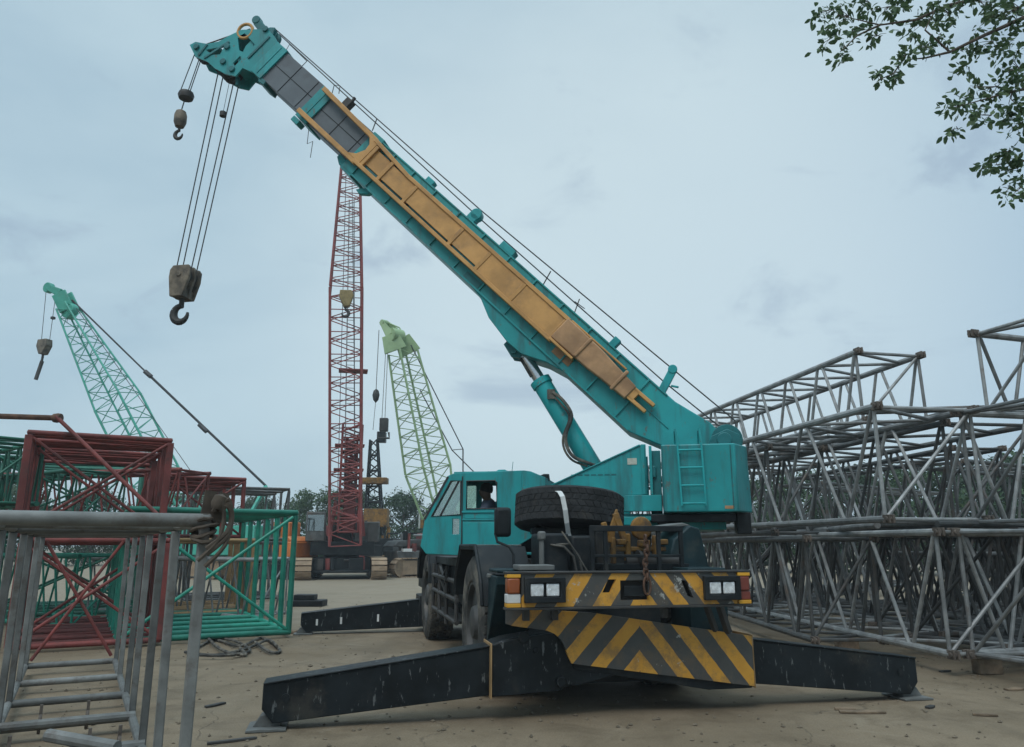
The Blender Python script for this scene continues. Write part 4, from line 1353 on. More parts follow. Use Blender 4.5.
frame_section('frame_section', 'tall green section standing left of the red stack at the photo edge', (-10.4, 15.2, .05), GY, 2.4, 3.1,
              [0, 1.0, 2.0, 3.0], M['greendk'], .05, .045, xface=[0, 2.0], square=False, side_x=True, dense=.7)
def lat_left(name, label, dims, pos, yaw, m, rc=.045, rl=.022):
    t = lattice_proto(name, label, *dims, rc, rl, m, G2, lug=False)
    t.location = pos; t.rotation_euler.z = rad(yaw)


G2 = 'slim lattice sections lying among the left-hand stacks'
lat_left('lattice_section', 'slim green lattice section seen through the upper red frames', (1.1, 1.1, 6.5, 8), (-9.2, 16.2, 2.05), 60, M['greendk'])
lat_left('lattice_section', 'slim green lattice section low behind the red pipe floor', (1.3, 1.3, 6.0, 7), (-8.4, 15.2, .08), 62, M['greenpipe'])
lat_left('lattice_section', 'slim red lattice section crossing behind the upper red frames', (1.0, 1.0, 6.0, 8), (-7.2, 16.6, 2.2), 75, M['redpipe'])
lat_left('lattice_section', 'slim grey lattice section low between the red and green frames', (1.1, 1.2, 5.0, 7), (-5.6, 17.2, .08), 68, M['silver'])
lat_left('lattice_section', 'slim green lattice section at the far left edge beside the red stack', (1.1, 1.1, 5.0, 8), (-9.0, 12.6, 2.3), 50, M['greendk'])
# loose long bars laid across the red stack
g = MB(); p0 = Vec((-11.2, 11.2, 3.58)); p1 = Vec((-7.35, 12.15, 3.60)); g.tube(p0, p1, .045, 10)
g.lathe([(.0, -.08), (.07, -.06), (.08, 0), (.07, .06), (0, .08)], p1, (1, 0, 0), 12)
tag(g.build('steel_pipe', M['rust']), 'long rusty pipe laid over the top left of the red stack', 'pipe')
g = MB(); g.tube((-7.35, 12.1, 3.62), (-5.30, 12.35, 1.75), .032, 10)
tag(g.build('steel_pipe', M['redpipe']), 'thin red brace pipe leaning down across the red stack', 'pipe')
# beam with flange lying inside the grey section is part of the debris at its foot
# ------------------------------------------------------------------ far cranes
def lat_boom(parent, A, B, wA, hA, wB, hB, side, nb, rc, rl, m, name='boom', mlace=None):
    d = (B - A).normalized(); s = (Vec(side) - d * Vec(side).dot(d)).normalized(); u = s.cross(d)

    def pt(t, i, j):
        return A + (B - A) * t + s * (i * (wA + (wB - wA) * t) / 2) + u * (j * (hA + (hB - hA) * t) / 2)
    g = MB()
    cs = ((-1, -1), (1, -1), (1, 1), (-1, 1))
    for i, j in cs: g.tube(pt(0, i, j), pt(1, i, j), rc, 6)
    o = g.build(name, m, parent)
    g = MB()
    for k in range(nb):
        t0, t1 = k / nb, (k + 1) / nb
        for q in range(4):
            a, c = cs[q], cs[(q + 1) % 4]
            if k % 2: a, c = c, a
            g.tube(pt(t0, *a), pt(t1, *c), rl, 5)
            if k % 2 == 0: g.tube(pt(t0, *a), pt(t0, *c), rl, 5)
    g.build('lacing', mlace or m, o)
    return o


def track_into(g, c, dr, Lg, H, w, n=40):
    """endless track: oblong belt with shoes; c = centre on the ground, dr = run direction"""
    d = Vec(dr).normalized(); s = d.cross(Z); r = H / 2
    loop = []
    half = Lg / 2 - r
    per = 4 * half + 2 * math.pi * r
    for i in range(n):
        t = per * i / n
        if t < 2 * half: p = (-half + t, 0.0); nrm = (0, -1)
        elif t < 2 * half + math.pi * r:
            a = (t - 2 * half) / r - math.pi / 2; p = (half + math.cos(a) * r, r + math.sin(a) * r); nrm = (math.cos(a), math.sin(a))
        elif t < 4 * half + math.pi * r: p = (half - (t - 2 * half - math.pi * r), 2 * r); nrm = (0, 1)
        else:
            a = (t - 4 * half - math.pi * r) / r + math.pi / 2; p = (-half + math.cos(a) * r, r + math.sin(a) * r); nrm = (math.cos(a), math.sin(a))
        q = c + d * p[0] + Z * p[1]; nv = d * nrm[0] + Z * nrm[1]; tv = nv.cross(s)
        ll = per / n * .38
        vs = []
        for hh in (-.05, .0):
            for i2, j2 in ((-1, -1), (1, -1), (1, 1), (-1, 1)):
                vs.append(q + nv * hh + s * (i2 * w / 2) + tv * (j2 * ll))
        g.raw(vs, [(3, 2, 1, 0), (4, 5, 6, 7), (0, 1, 5, 4), (1, 2, 6, 5), (2, 3, 7, 6), (3, 0, 4, 7)])
    g.bar(c + d * -half + Z * r, c + d * half + Z * r, w * .7, H * .72, Z)
    for k in range(2):
        e = c + d * (half if k else -half) + Z * r
        g.lathe([(r * .86, -w * .3), (r * .86, w * .3)], e, s, 16)


def clutter(name, F_, x0, x1, y0, y1, z0, z1, n, mats, parent, seed):
    """pipes, boxes and tanks crowded on a machine's deck, each a part"""
    r = random.Random(seed)
    for i in range(n):
        g = MB(F_); x, y = r.uniform(x0, x1), r.uniform(y0, y1); hgt = r.uniform(.15, z1 - z0)
        k = r.randrange(3)
        if k == 0: a, c = r.uniform(.1, .35), r.uniform(.1, .35); g.box(x - a, x + a, y - c, y + c, z0, z0 + hgt)
        elif k == 1: g.disc((x, y, 0), (0, 0, 1), r.uniform(.06, .2), z0, z0 + hgt, 12)
        else:
            g.path([(x, y, z0), (x, y, z0 + hgt), (x + r.uniform(-.8, .8), y + r.uniform(-.3, .3), z0 + hgt)], r.uniform(.03, .07), 6)
        g.build(name, M[r.choice(mats)], parent, bevel=.0)


# red crawler crane
rc_ = at(341, 581, 36.7); rc_.z = 0
red = thing('crawler_crane', 'red crawler crane with a tall upright lattice mast', 'crane', rc_)
dv = Vec((-.22, .975, 0)).normalized(); sv = Vec((.975, .22, 0)).normalized()
for s in (-1, 1):
    g = MB(); track_into(g, rc_ + sv * (s * 1.72) + dv * 2.6, dv, 6.2, 1.0, .72, 50)
    g.build('track', M['tan'], red)
g = MB(frame(rc_, sv, dv, Z))
g.box(-1.35, 1.35, .8, 4.4, .35, 1.0); g.box(-1.5, 1.5, .7, 5.6, 1.12, 1.75); g.disc((0, 2.6, 0), (0, 0, 1), .9, .95, 1.15, 24)
g.box(-1.3, 1.3, .25, .8, .30, .42)
g.build('carbody', M['black'], red, bevel=.03)
g = MB(frame(rc_, sv, dv, Z))
g.box(.55, 1.75, .9, 4.8, 1.76, 2.7); g.box(-.5, .45, 3.0, 5.2, 1.76, 2.5)
g.build_each('engine_house', M['silverdk'], red, bevel=.03)
g = MB(frame(rc_, sv, dv, Z)); g.box(-1.6, 1.6, 5.2, 6.2, 1.5, 2.6)
g.build('counterweight', M['redcrane'], red, bevel=.04)
g = MB(frame(rc_, sv, dv, Z)); g.box(-1.75, -.85, .6, 2.2, 1.76, 3.15)
rcab = g.build('cab', M['silverdk'], red, bevel=.05)
g = MB(frame(rc_, sv, dv, Z)); g.box(-1.68, -.92, .585, .605, 2.25, 3.0); g.box(-1.77, -1.745, .75, 1.9, 2.25, 3.0)
g.build('window', M['glass'], rcab)
clutter('deck_fitting', frame(rc_, sv, dv, Z), -1.5, 1.7, .4, 2.5, 1.75, 2.9, 16, ['black', 'silverdk', 'redcrane', 'silver', 'darksteel'], red, 2)
clutter('carbody_fitting', frame(rc_, sv, dv, Z), -1.3, 1.3, .35, .7, .45, 1.1, 9, ['black', 'darksteel', 'redcrane'], red, 6)
mb_ = at(345, 546, 37.6); mt = at(346, 292, 37.6); m2 = at(351, 160, 38.2)
lat_boom(red, mb_, mt, 1.45, 1.35, 1.62, 1.4, sv, 22, .07, .028, M['redcrane'], 'mast')
lat_boom(red, mt, m2, 1.62, 1.4, .95, .9, sv, 18, .06, .024, M['redcrane'], 'mast')
g = MB()
for z_, y_ in ((3.0, 0), (4.0, 0), (5.2, 0), (6.4, 0), (10.2, .2)):
    q = Vec((mb_.x, mb_.y, z_)); g.bar(q - sv * .72, q + sv * .72, .8, .09, Z)
q0 = Vec((mb_.x, mb_.y, 2.2))
g.bar(q0 - sv * .8 - Vec((0, 0, .2)), q0 - sv * .5 + Vec((0, 0, 1.5)), .2, .3, dv)
g.bar(q0 + sv * .85 - Vec((0, 0, .2)), q0 + sv * .6 + Vec((0, 0, 1.5)), .2, .3, dv)
g.build_each('mast_platform', M['redcrane'], red, bevel=.02)
lat_boom(red, q0 + sv * .1, q0 + sv * .1 + Vec((0, 0, 5.2)), .95, .9, .95, .9, sv, 16, .06, .045, M['redcrane'], 'folded_jib')
lat_boom(red, q0 + sv * .15 + dv * .2, q0 + sv * .12 + dv * .2 + Vec((0, 0, 4.6)), .5, .6, .5, .6, sv, 18, .06, .05, M['redcrane'], 'folded_jib')
g = MB(); g.bar(q0 + sv * .12, q0 + sv * .12 + Vec((0, 0, 2.3)), .55, .5, dv); g.build('mast_foot', M['redcrane'], red, bevel=.03)
g = MB()
g = MB()
i0 = at(350, 500, 37.6); i1 = at(352, 200, 38.0)
for s in (-.28, .22): g.tube(i0 + sv * s, i1 + sv * s * .5, .03, 5)
for k in range(40):
    p = i0 + (i1 - i0) * (k / 40); f_ = 1 - .5 * k / 40
    g.tube(p - sv * .28 * f_, p + sv * .22 * f_, .018, 5)
g.build('mast_ladder', M['silver'], red)
g = MB()
for x0, x1 in ((337, 346), (356, 352)):
    g.tube(at(x0, 520, 37.3), at(x1, 175, 37.9), .018, 5)
g.build_each('hoist_rope', M['cable'], red)
hk = at(346, 299, 36.9)
hbk = thing('hook_block', 'yellowish hook block hanging inside the red mast', 'hook block', hk - Vec((0, 0, .9)))
g = MB(frame(hk, sv, dv, Z))
g.prism([(-.32, .42), (.26, .45), (.38, .2), (.2, -.40), (-.08, -.45), (-.34, .1)], 'y', -.2, .2); g.build('block_housing', M['hookylw'], hbk, bevel=.04)
g = MB(frame(hk, sv, dv, Z)); hook_into(g, 0, 0, -.45, 1.2); g.build('hook', M['darksteel'], hbk)

# sea-green crane far left
gc0 = at(205, 560, 39.5); gc0.z = 0
grn = thing('crawler_crane', 'sea green lattice boom crane rising behind the red stack at left', 'crane', gc0)
gs = Vec((.35, .94, 0)).normalized()
b0 = at(182, 528, 38.5); b1 = at(118, 402, 38.5); b2 = at(66, 306, 38.5)
lat_boom(grn, b0, b1, 1.5, 1.7, 1.5, 1.7, gs, 10, .06, .024, M['greenboom'])
lat_boom(grn, b1, b2, 1.5, 1.7, .7, .65, gs, 11, .05, .022, M['greenboom'])
g = MB()
h0 = at(70, 311, 38.5); h1 = at(62, 294, 38.5); h2 = at(49, 288, 38.5)
g.bar(h0 - gs * .2, h1 - gs * .2, .12, .75, (1, 0, -.3)); g.bar(h0 + gs * .2, h1 + gs * .2, .12, .75, (1, 0, -.3))
g.bar(h1, h2, .5, .45, Z, .4, .3); g.disc(h2, gs, .28, -.15, .15, 16); g.disc(h0, gs, .42, -.2, .2, 16)
g.build('boom_head', M['greenboom'], grn, bevel=.03)
g = MB()
m0 = at(266, 486, 41.0); mm_ = at(148, 374, 39.5)
g.tube(at(72, 300, 38.6), mm_, .05, 6); g.tube(mm_, m0, .075, 6); g.tube(at(75, 306, 38.4), at(190, 470, 39.0), .018, 5)
g.tube(mm_ - Vec((.18, 0, -.15)), mm_ + Vec((.18, 0, -.15)), .13, 6)
q = at(203, 428, 40.2); g.tube(q - Vec((.22, 0, -.2)), q + Vec((.22, 0, -.2)), .13, 6)
g.build_each('pendant_rope', M['cable'], grn)
g = MB(); gd = Vec((.94, -.35, 0))
g.bar(m0, gc0 + gd * 1.8 + Z * 1.8, .15, .15); g.bar(m0, gc0 + gd * 3.6 + Z * 1.8, .12, .12)
g.build('gantry', M['greenboom'], grn)
g = MB(frame(gc0, gd, gs, Z)); g.box(-1.2, 4.0, -1.4, 1.4, 1.1, 2.5); g.box(-1.5, 1.5, -.8, .8, .4, 1.1)
g.build_each('engine_house', M['greenboom'], grn, bevel=.04)
g = MB(frame(gc0, gd, gs, Z)); g.box(-2.0, -.7, -1.5, -.5, 1.2, 2.7)
g.build('cab', M['greenboom'], grn, bevel=.05)
for s in (-1, 1):
    g = MB(); track_into(g, gc0 + gs * (1.6 * s), gd, 5.2, 1.0, .7, 36); g.build('track', M['tan'], grn)
g = MB()
g.tube(at(46, 292, 38.5), at(41, 345, 38.5), .016, 5); g.tube(at(55, 300, 38.5), at(49, 345, 38.5), .016, 5); g.tube(at(68, 312, 38.5), at(67, 322, 38.5), .016, 5)
g.build_each('hoist_rope', M['cable'], grn)
hk = at(44, 348, 38.5)
hbk = thing('hook_block', 'grey hook block with a long shank below the sea green boom', 'hook block', hk - Vec((0, 0, 1.7)))
g = MB(frame(hk, gd, gs, Z)); g.prism([(-.3, .45), (.3, .45), (.36, .1), (.12, -.35), (-.12, -.35), (-.36, .1)], 'y', -.2, .2); g.build('block_housing', M['hookblk'], hbk, bevel=.03)
g = MB(); g.tube(hk - Vec((0, 0, .3)), hk - Vec((.02, 0, .75)), .06, 8); g.bar(hk - Vec((.0, 0, .7)), hk - Vec((.2, 0, 1.7)), .12, .16); g.build('hook', M['darksteel'], hbk)
q = at(53, 318, 38.5); g = MB(); g.lathe([(0, -.1), (.12, -.05), (.12, .05), (0, .1)], q, Z, 10); g.build_each('limit_weight', M['darksteel'], grn)

# pale green crane
pc0 = at(450, 572, 45); pc0.z = 0
pal = thing('crawler_crane', 'pale green lattice boom crane standing behind the teal cab', 'crane', pc0)
ps = Vec((.72, .69, 0)).normalized()
b0 = at(446, 545, 45); b1 = at(428, 470, 45); b2 = at(403, 352, 45); b3 = at(396, 336, 45)
lat_boom(pal, b0, b1, 1.0, 1.0, 2.05, 1.75, ps, 5, .075, .028, M['paleboom'])
lat_boom(pal, b1, b2, 2.05, 1.75, 1.35, 1.15, ps, 13, .075, .028, M['paleboom'])
g = MB()
for s in (-.45, .45):
    g.prism([(0, 0)] * 3, 'y', 0, .01) if False else None
    g.bar(b2 + ps * s * 1.2, b3 + ps * s, .12, 1.4, (1, 0, 0), .1, 1.0)
    g.bar(b3 + ps * s, at(384, 322, 45) + ps * s * .5, .1, .55, (1, 0, .4), .08, .25)
g.disc(b3, ps, .45, -.4, .4, 16); g.disc(at(384, 323, 45), ps, .2, -.2, .2, 12)
g.tube(at(384, 321, 45), at(400, 328, 45), .05, 6); g.tube(at(400, 328, 45), at(401, 340, 45), .05, 6)
g.build('boom_head', M['paleboom'], pal, bevel=.03)
g = MB()
p1, p2, p3 = at(463, 449, 46), at(463, 475, 46), at(474, 472, 46)
g.tube(at(411, 345, 45.2), p1, .035, 5); g.tube(at(420, 390, 45.2), at(452, 450, 45.8), .035, 5); g.tube(at(452, 450, 45.8), p3, .035, 5); g.tube(at(452, 450, 45.8), p1, .025, 5)
g.tube(p1, at(463, 560, 46), .045, 6); g.tube(p3, at(490, 545, 47), .05, 6); g.tube(at(463, 472, 46), p3, .03, 5)
g.build_each('pendant_rope', M['cable'], pal)
pg = frame(pc0, Vec((.72, -.69, 0)).normalized(), ps, Z)
g = MB(pg); g.box(-2.0, 3.4, -1.4, 1.4, 1.15, 1.9); g.box(.2, 3.3, -1.35, 1.35, 1.9, 2.6)
g.build_each('engine_house', M['paleboom'], pal, bevel=.05)
g = MB(pg); g.box(-2.4, -1.0, .6, 1.6, 1.2, 2.9); g.build('cab', M['white'], pal, bevel=.06)
for s in (-1, 1):
    g = MB(); track_into(g, pc0 + ps * (1.7 * s) - Vec((1.2, .4, 0)), Vec((.5, -.86, 0)), 5.6, 1.0, .75, 36); g.build('track', M['tan'], pal)
g = MB()
g.tube(at(379, 330, 45), at(376, 392, 45), .022, 5); g.tube(at(376, 398, 45), at(373, 430, 45), .016, 5)
g.tube(at(388, 345, 45), at(385, 418, 45), .018, 5); g.tube(at(386, 345, 45), at(382, 418, 45), .018, 5)
g.build_each('hoist_rope', M['cable'], pal)
g = MB(); q = at(376, 395, 45); g.lathe([(0, -.5), (.16, -.3), (.22, 0), (.16, .25), (0, .4)], q, Z, 12); g.build('overhaul_weight', M['darksteel'], pal)
hk = at(384, 424, 45)
hbk = thing('hook_block', 'dark twin hook block below the pale green boom', 'hook block', hk - Vec((0, 0, 1.0)))
g = MB(); g.box(hk.x - .25, hk.x + .25, hk.y - .2, hk.y + .2, hk.z - .45, hk.z + .35); g.build('block_housing', M['darksteel'], hbk, bevel=.05)
g = MB(); g.path([hk + Vec((-.3, 0, -.5)), hk + Vec((-.34, 0, -.85)), hk + Vec((.34, 0, -.85)), hk + Vec((.3, 0, -.5))], .07, 6); g.build('hook', M['darksteel'], hbk)

# dark drilling rig with yellow platforms
dc0 = at(377, 572, 50); dc0.z = 0
rig = thing('piling_rig', 'dark lattice piling rig with yellow platforms beside the red mast', 'piling rig', dc0)
sx_ = Vec((1, 0, 0))
lat_boom(rig, at(374, 550, 50), at(374, 440, 50), 1.25, 1.2, .45, .45, sx_, 14, .07, .045, M['black'], 'mast')
F_ = frame(dc0, sx_, Vec((0, 1, 0)), Z)
g = MB(F_); zt = at(374, 432, 50).z; g.box(-.3, .25, -.3, .3, zt - .7, zt); g.build('mast_head', M['black'], rig, bevel=.03)
g = MB(F_)
for px_, py0, py1, hw in ((374, 478, 484, .9), (377, 509, 527, .75)):
    z1, z0 = at(px_, py0, 49.3).z, at(px_, py1, 49.3).z; xx = at(px_, py0, 49.3).x - dc0.x
    g.box(xx - hw, xx + hw, -1.2, -.3, z0, z1)
z1 = at(370, 527, 49).z
for xx in (-.55, .75): g.bar((xx, -1.0, 1.2), (xx + .05, -.9, z1), .22, .22)
g.build_each('platform', M['tackle'], rig, bevel=.03)
g = MB(F_); g.box(-1.2, 1.2, -1.6, 3.2, .9, 2.0); g.box(-.6, .6, -1.9, -1.6, .9, 1.6); g.build_each('engine_house', M['black'], rig, bevel=.05)
for s in (-1, 1):
    g = MB(); track_into(g, dc0 + sx_ * s * 1.4, Vec((.05, 1, 0)), 4.6, .9, .65, 32); g.build('track', M['tan'], rig)

# orange excavator behind the green frames
ex0 = at(284, 579, 38.5); ex0.z = 0
ex = thing('excavator', 'orange excavator half hidden behind the green frames', 'excavator', ex0)
E_ = frame(ex0, Vec((-.9, .43, 0)), Vec((-.43, -.9, 0)), Z)
g = MB(E_); g.box(-1.3, 1.2, -.9, 1.1, 1.0, 1.75); g.prism([(-1.3, 1.75), (-.2, 1.75), (-.2, 1.95), (-1.0, 2.0)], 'y', -.8, 1.0); g.build_each('engine_house', M['orangemach'], ex, bevel=.06)
g = MB(E_); g.box(-.1, 1.0, -.9, .0, 1.75, 2.7); e_c = g.build('cab', M['orangemach'], ex, bevel=.06)
g = MB(E_); g.box(-.0, .9, -.915, -.895, 1.9, 2.55); g.build('window', M['glass'], e_c)
for s in (-1, 1):
    g = MB(); track_into(g, E_ @ Vec((0, s * .9, 0)), E_.to_3x3() @ Vec((1, 0, 0)), 3.0, .8, .5, 28); g.build('track', M['black'], ex)
g = MB(E_); g.bar((1.0, .4, 1.5), (2.4, .4, 2.3), .3, .4, Z); g.bar((2.4, .4, 2.3), (3.3, .4, .6), .25, .3, (1, 0, 0)); g.build('digging_arm', M['orangemach'], ex, bevel=.03)
# pale low machine left of the teal cab
lm0 = at(412, 574, 41); lm0.z = 0
lm = thing('crawler_tractor', 'pale low crawler machine between the rig and the teal cab', 'tractor', lm0)
L_ = frame(lm0, Vec((.8, .6, 0)), Vec((-.6, .8, 0)), Z)
g = MB(L_); g.box(-1.3, 1.4, -.7, .7, .8, 1.3); g.prism([(-1.5, 1.5), (.2, 1.5), (.2, 1.9), (-1.2, 1.8)], 'y', -.6, .6); g.build_each('engine_house', M['silverdk'], lm, bevel=.06)
g = MB(L_); g.prism([(.4, 1.3), (1.3, 1.3), (1.15, 2.2), (.5, 2.2)], 'y', -.55, .55); g.build('cab', M['redpipe'], lm, bevel=.06)
for s in (-1, 1):
    g = MB(); track_into(g, L_ @ Vec((0, s * .95, 0)), L_.to_3x3() @ Vec((1, 0, 0)), 3.4, .95, .6, 30); g.build('track', M['tan'], lm)

clutter('deck_fitting', L_, -1.4, 1.4, -.75, .75, 1.25, 2.3, 16, ['redpipe', 'white', 'silver', 'tan', 'black', 'paleboom'], lm, 3)
clutter('deck_fitting', pg, -2.2, 2.4, -1.4, 1.4, 2.55, 3.5, 14, ['white', 'silver', 'paleboom', 'black', 'tackle'], pal, 4)
clutter('deck_fitting', F_, -1.2, 1.2, -1.7, 0, 1.95, 2.9, 8, ['black', 'tackle', 'silverdk'], rig, 9)
# ------------------------------------------------------------------ vegetation
def leafy_tree(name, label, h, cw, ch, nclump, nleaf, ls, lm_, seed, group):
    r = random.Random(seed)
    t = thing(name, label, 'tree', (0, 0, 0), group)
    g = MB(); g.path([(0, 0, 0), (.1, .05, h * .25), (-.05, .1, h * .5), (.05, 0, h * .8)], h * .028, 8, h * .010)
    limbs = []
    for i in range(9):
        a = r.uniform(0, 6.28); z0 = h * r.uniform(.22, .6); l = cw * r.uniform(.25, .45)
        g.path([(0, 0, z0), (math.cos(a) * l * .5, math.sin(a) * l * .5, z0 + l * .35), (math.cos(a) * l, math.sin(a) * l, z0 + l * .6)], h * .011, 6, h * .004)
    g.build('trunk', M['bark'], t)
    g = MB()
    for c in range(nclump):
        a = r.uniform(0, 6.28); zz = r.uniform(0, 1); rr = cw / 2 * math.sqrt(max(.05, 1 - (zz * 1.7 - .75) ** 2)) * r.uniform(.35, 1.0)
        cc = Vec((math.cos(a) * rr, math.sin(a) * rr, h - ch + zz * ch)); cr = cw * r.uniform(.08, .19)
        for k in range(nleaf):
            d = Vec((r.gauss(0, 1), r.gauss(0, 1), r.gauss(0, .75)))
            d = d.normalized() * cr * r.uniform(.4, 1.05)
            p = cc + d
            n_ = (d.normalized() + Vec((r.uniform(-.6, .6), r.uniform(-.6, .6), r.uniform(-.2, .9)))).normalized()
            u_ = n_.orthogonal().normalized(); u_.rotate(Matrix.Rotation(r.uniform(0, 6.28), 3, n_)); w_ = n_.cross(u_)
            s_ = ls * r.uniform(.6, 1.3)
            g.raw([p - u_ * s_, p + w_ * s_ * .5 + n_ * s_ * .15, p + u_ * s_, p - w_ * s_ * .5 + n_ * s_ * .15], [(0, 1, 2, 3)])
    g.build('crown', lm_, t, flat=True, recalc=False)
    return t


GT = 'trees beyond the yard'
p1t = leafy_tree('broadleaf_tree', 'rounded dark tree behind the red crane, left of its mast', 5.6, 5.6, 4.8, 60, 130, .125, M['leaf_far'], 3, GT)
p2t = leafy_tree('broadleaf_tree', 'bushy tree between the piling rig and the pale green boom', 5.4, 6.6, 4.9, 66, 130, .125, M['leaf_dk'], 5, GT)
p1t.location = at(314, 560, 62) * 1; p1t.location.z = 0
p2t.location = at(402, 560, 64); p2t.location.z = 0
more = [(352, 66, 1, 1.05, 'dark tree seen through the base of the red mast'), (430, 66, 0, .8, 'low tree hidden behind the teal cab'),
        (255, 60, 1, .9, 'tree hidden behind the grey open topped frames'), (180, 64, 0, 1.0, 'tree far behind the red stack'), (90, 62, 1, 1.0, 'tree far behind the left red stack'), (10, 60, 0, 1.1, 'tree at the far left edge behind all the frames'),
        (500, 70, 1, .8, 'tree hidden behind the teal crane'), (600, 68, 0, .8, 'tree hidden behind the spare tyre'),
        (745, 50, 1, 1.0, 'tree right of the counterweight beyond the grey sections'), (800, 46, 0, 1.0, 'green tree seen through the second tier sections'),
        (860, 44, 1, 1.0, 'tree beyond the middle of the right stack'), (925, 42, 0, 1.0, 'tree beyond the brown lugs of the right stack'),
        (990, 42, 1, 1.0, 'tree at the right edge beyond the sections'), (1050, 40, 0, 1.1, 'tree just past the right edge of the photo')]
for px_, Y_, k, s, lb in more:
    q = at(px_, 560, Y_); q.z = 0
    dup((p1t, p2t)[k], q, rnd.uniform(0, 6.28), lb, GT, scale=s)

# near tree whose branches reach into the top right corner
tr0 = Vec((8.6, 7.6, 0))
near = thing('shade_tree', 'tree whose leafy branches hang into the top right corner', 'tree', tr0)
g = MB()
g.path([tr0, tr0 + Vec((.05, 0, 1.8)), tr0 + Vec((-.1, 0, 4.2)), tr0 + Vec((-.3, 0, 6.5)), tr0 + Vec((-.4, .1, 8.5))], .24, 12, .09)
hub = tr0 + Vec((-.15, 0, 4.8)); hub2 = tr0 + Vec((-.3, 0, 6.2))
g.path([hub, at(1090, 150, 7.5), at(1030, 160, 7.2), at(995, 165, 7.0)], .03, 8, .004)
g.path([hub, at(1110, 110, 7.4), at(1040, 85, 7.0), at(1000, 95, 6.9), at(960, 106, 6.8)], .032, 8, .003)
g.path([hub2, at(1120, 10, 7.3), at(1030, 15, 7.0), at(985, 35, 6.9), at(950, 52, 6.8), at(925, 58, 6.8), at(903, 60, 6.75)], .034, 8, .003)
g.path([hub2, at(1130, -40, 7.5), at(1020, -10, 7.1), at(950, 5, 7.0), at(915, 20, 6.9), at(880, 25, 6.8), at(838, 15, 6.7)], .034, 8, .003)
g.path([at(950, 52, 6.8), at(925, 30, 6.8), at(935, 10, 6.8)], .012, 6, .005)
g.path([at(880, 25, 6.8), at(858, 35, 6.75), at(840, 52, 6.7)], .012, 6, .004)
g.path([at(903, 60, 6.75), at(893, 74, 6.75), at(878, 80, 6.7)], .01, 6, .004)
g.build('trunk', M['bark'], near)
g = MB()
rl_ = random.Random(23)
cl_ = [(829, 12, 15), (844, 20, 14), (832, 38, 13), (841, 56, 9), (859, 32, 12), (875, 38, 9), (884, 10, 14), (900, 4, 12), (866, 6, 12), (901, 59, 12), (897, 74, 10), (878, 78, 8),
       (915, 26, 12), (929, 22, 12), (938, 38, 13), (944, 16, 13), (926, 50, 11), (955, 4, 14), (972, 6, 20), (991, 18, 19), (1012, 12, 20), (988, 44, 12), (1005, 47, 14), (1012, 74, 21),
       (991, 91, 17), (965, 103, 13), (956, 110, 9), (1006, 97, 17), (988, 118, 10), (1006, 115, 12), (1018, 126, 10), (962, 68, 7), (959, 53, 8), (956, 130, 5), (992, 164, 13), (1003, 155, 10),
       (1013, 172, 14), (1006, 191, 9), (1018, 190, 9), (982, 171, 7), (1040, 20, 25), (1050, 60, 25), (1045, 100, 25), (1060, 150, 25), (1040, 180, 15), (1085, 90, 30), (1100, 20, 35), (1000, -25, 25), (940, -25, 22), (880, -22, 20), (1060, -30, 30), (1120, 140, 30), (1130, -60, 40)]
for px_, py_, pr_ in cl_:
    cc = at(px_, py_, rl_.uniform(6.7, 7.2)); R_ = pr_ / 100.0
    tw = [cc + Vec((rl_.uniform(-1, 1), rl_.uniform(-1, 1), rl_.uniform(-.7, .8))) * R_ for _ in range(max(3, int(pr_ * .5)))]
    for q in tw:
        g.m = 1
        g.path([cc + Vec((R_ * .4, 0, R_ * .3)), (cc + q) / 2 + Vec((0, 0, .02)), q], .004, 4, .002)
        g.m = 0
        for k in range(rl_.randint(5, 9)):
            d = Vec((rl_.gauss(0, 1), rl_.gauss(0, 1), rl_.gauss(-.5, .8))).normalized()
            p = q + d * .03 + Vec((rl_.uniform(-1, 1), rl_.uniform(-1, 1), rl_.uniform(-1, 1))) * .035
            ln = rl_.uniform(.055, .10); u_ = d; s_ = u_.cross(Vec((rl_.uniform(-1, 1), rl_.uniform(-1, 1), rl_.uniform(-1, 1)))).normalized(); n_ = u_.cross(s_)
            wd = ln * rl_.uniform(.22, .3)
            vs = [p, p + u_ * ln * .35 + s_ * wd + n_ * wd * .3, p + u_ * ln * .75 + s_ * wd * .7 + n_ * wd * .1, p + u_ * ln - n_ * wd * .3,
                  p + u_ * ln * .75 - s_ * wd * .7 + n_ * wd * .1, p + u_ * ln * .35 - s_ * wd + n_ * wd * .3, p + u_ * ln * .5]
            g.raw(vs, [(0, 1, 6), (1, 2, 6), (2, 3, 6), (3, 4, 6), (4, 5, 6), (5, 0, 6)])
g.build('crown', [M['leaf'], M['bark']], near, flat=True, recalc=False)

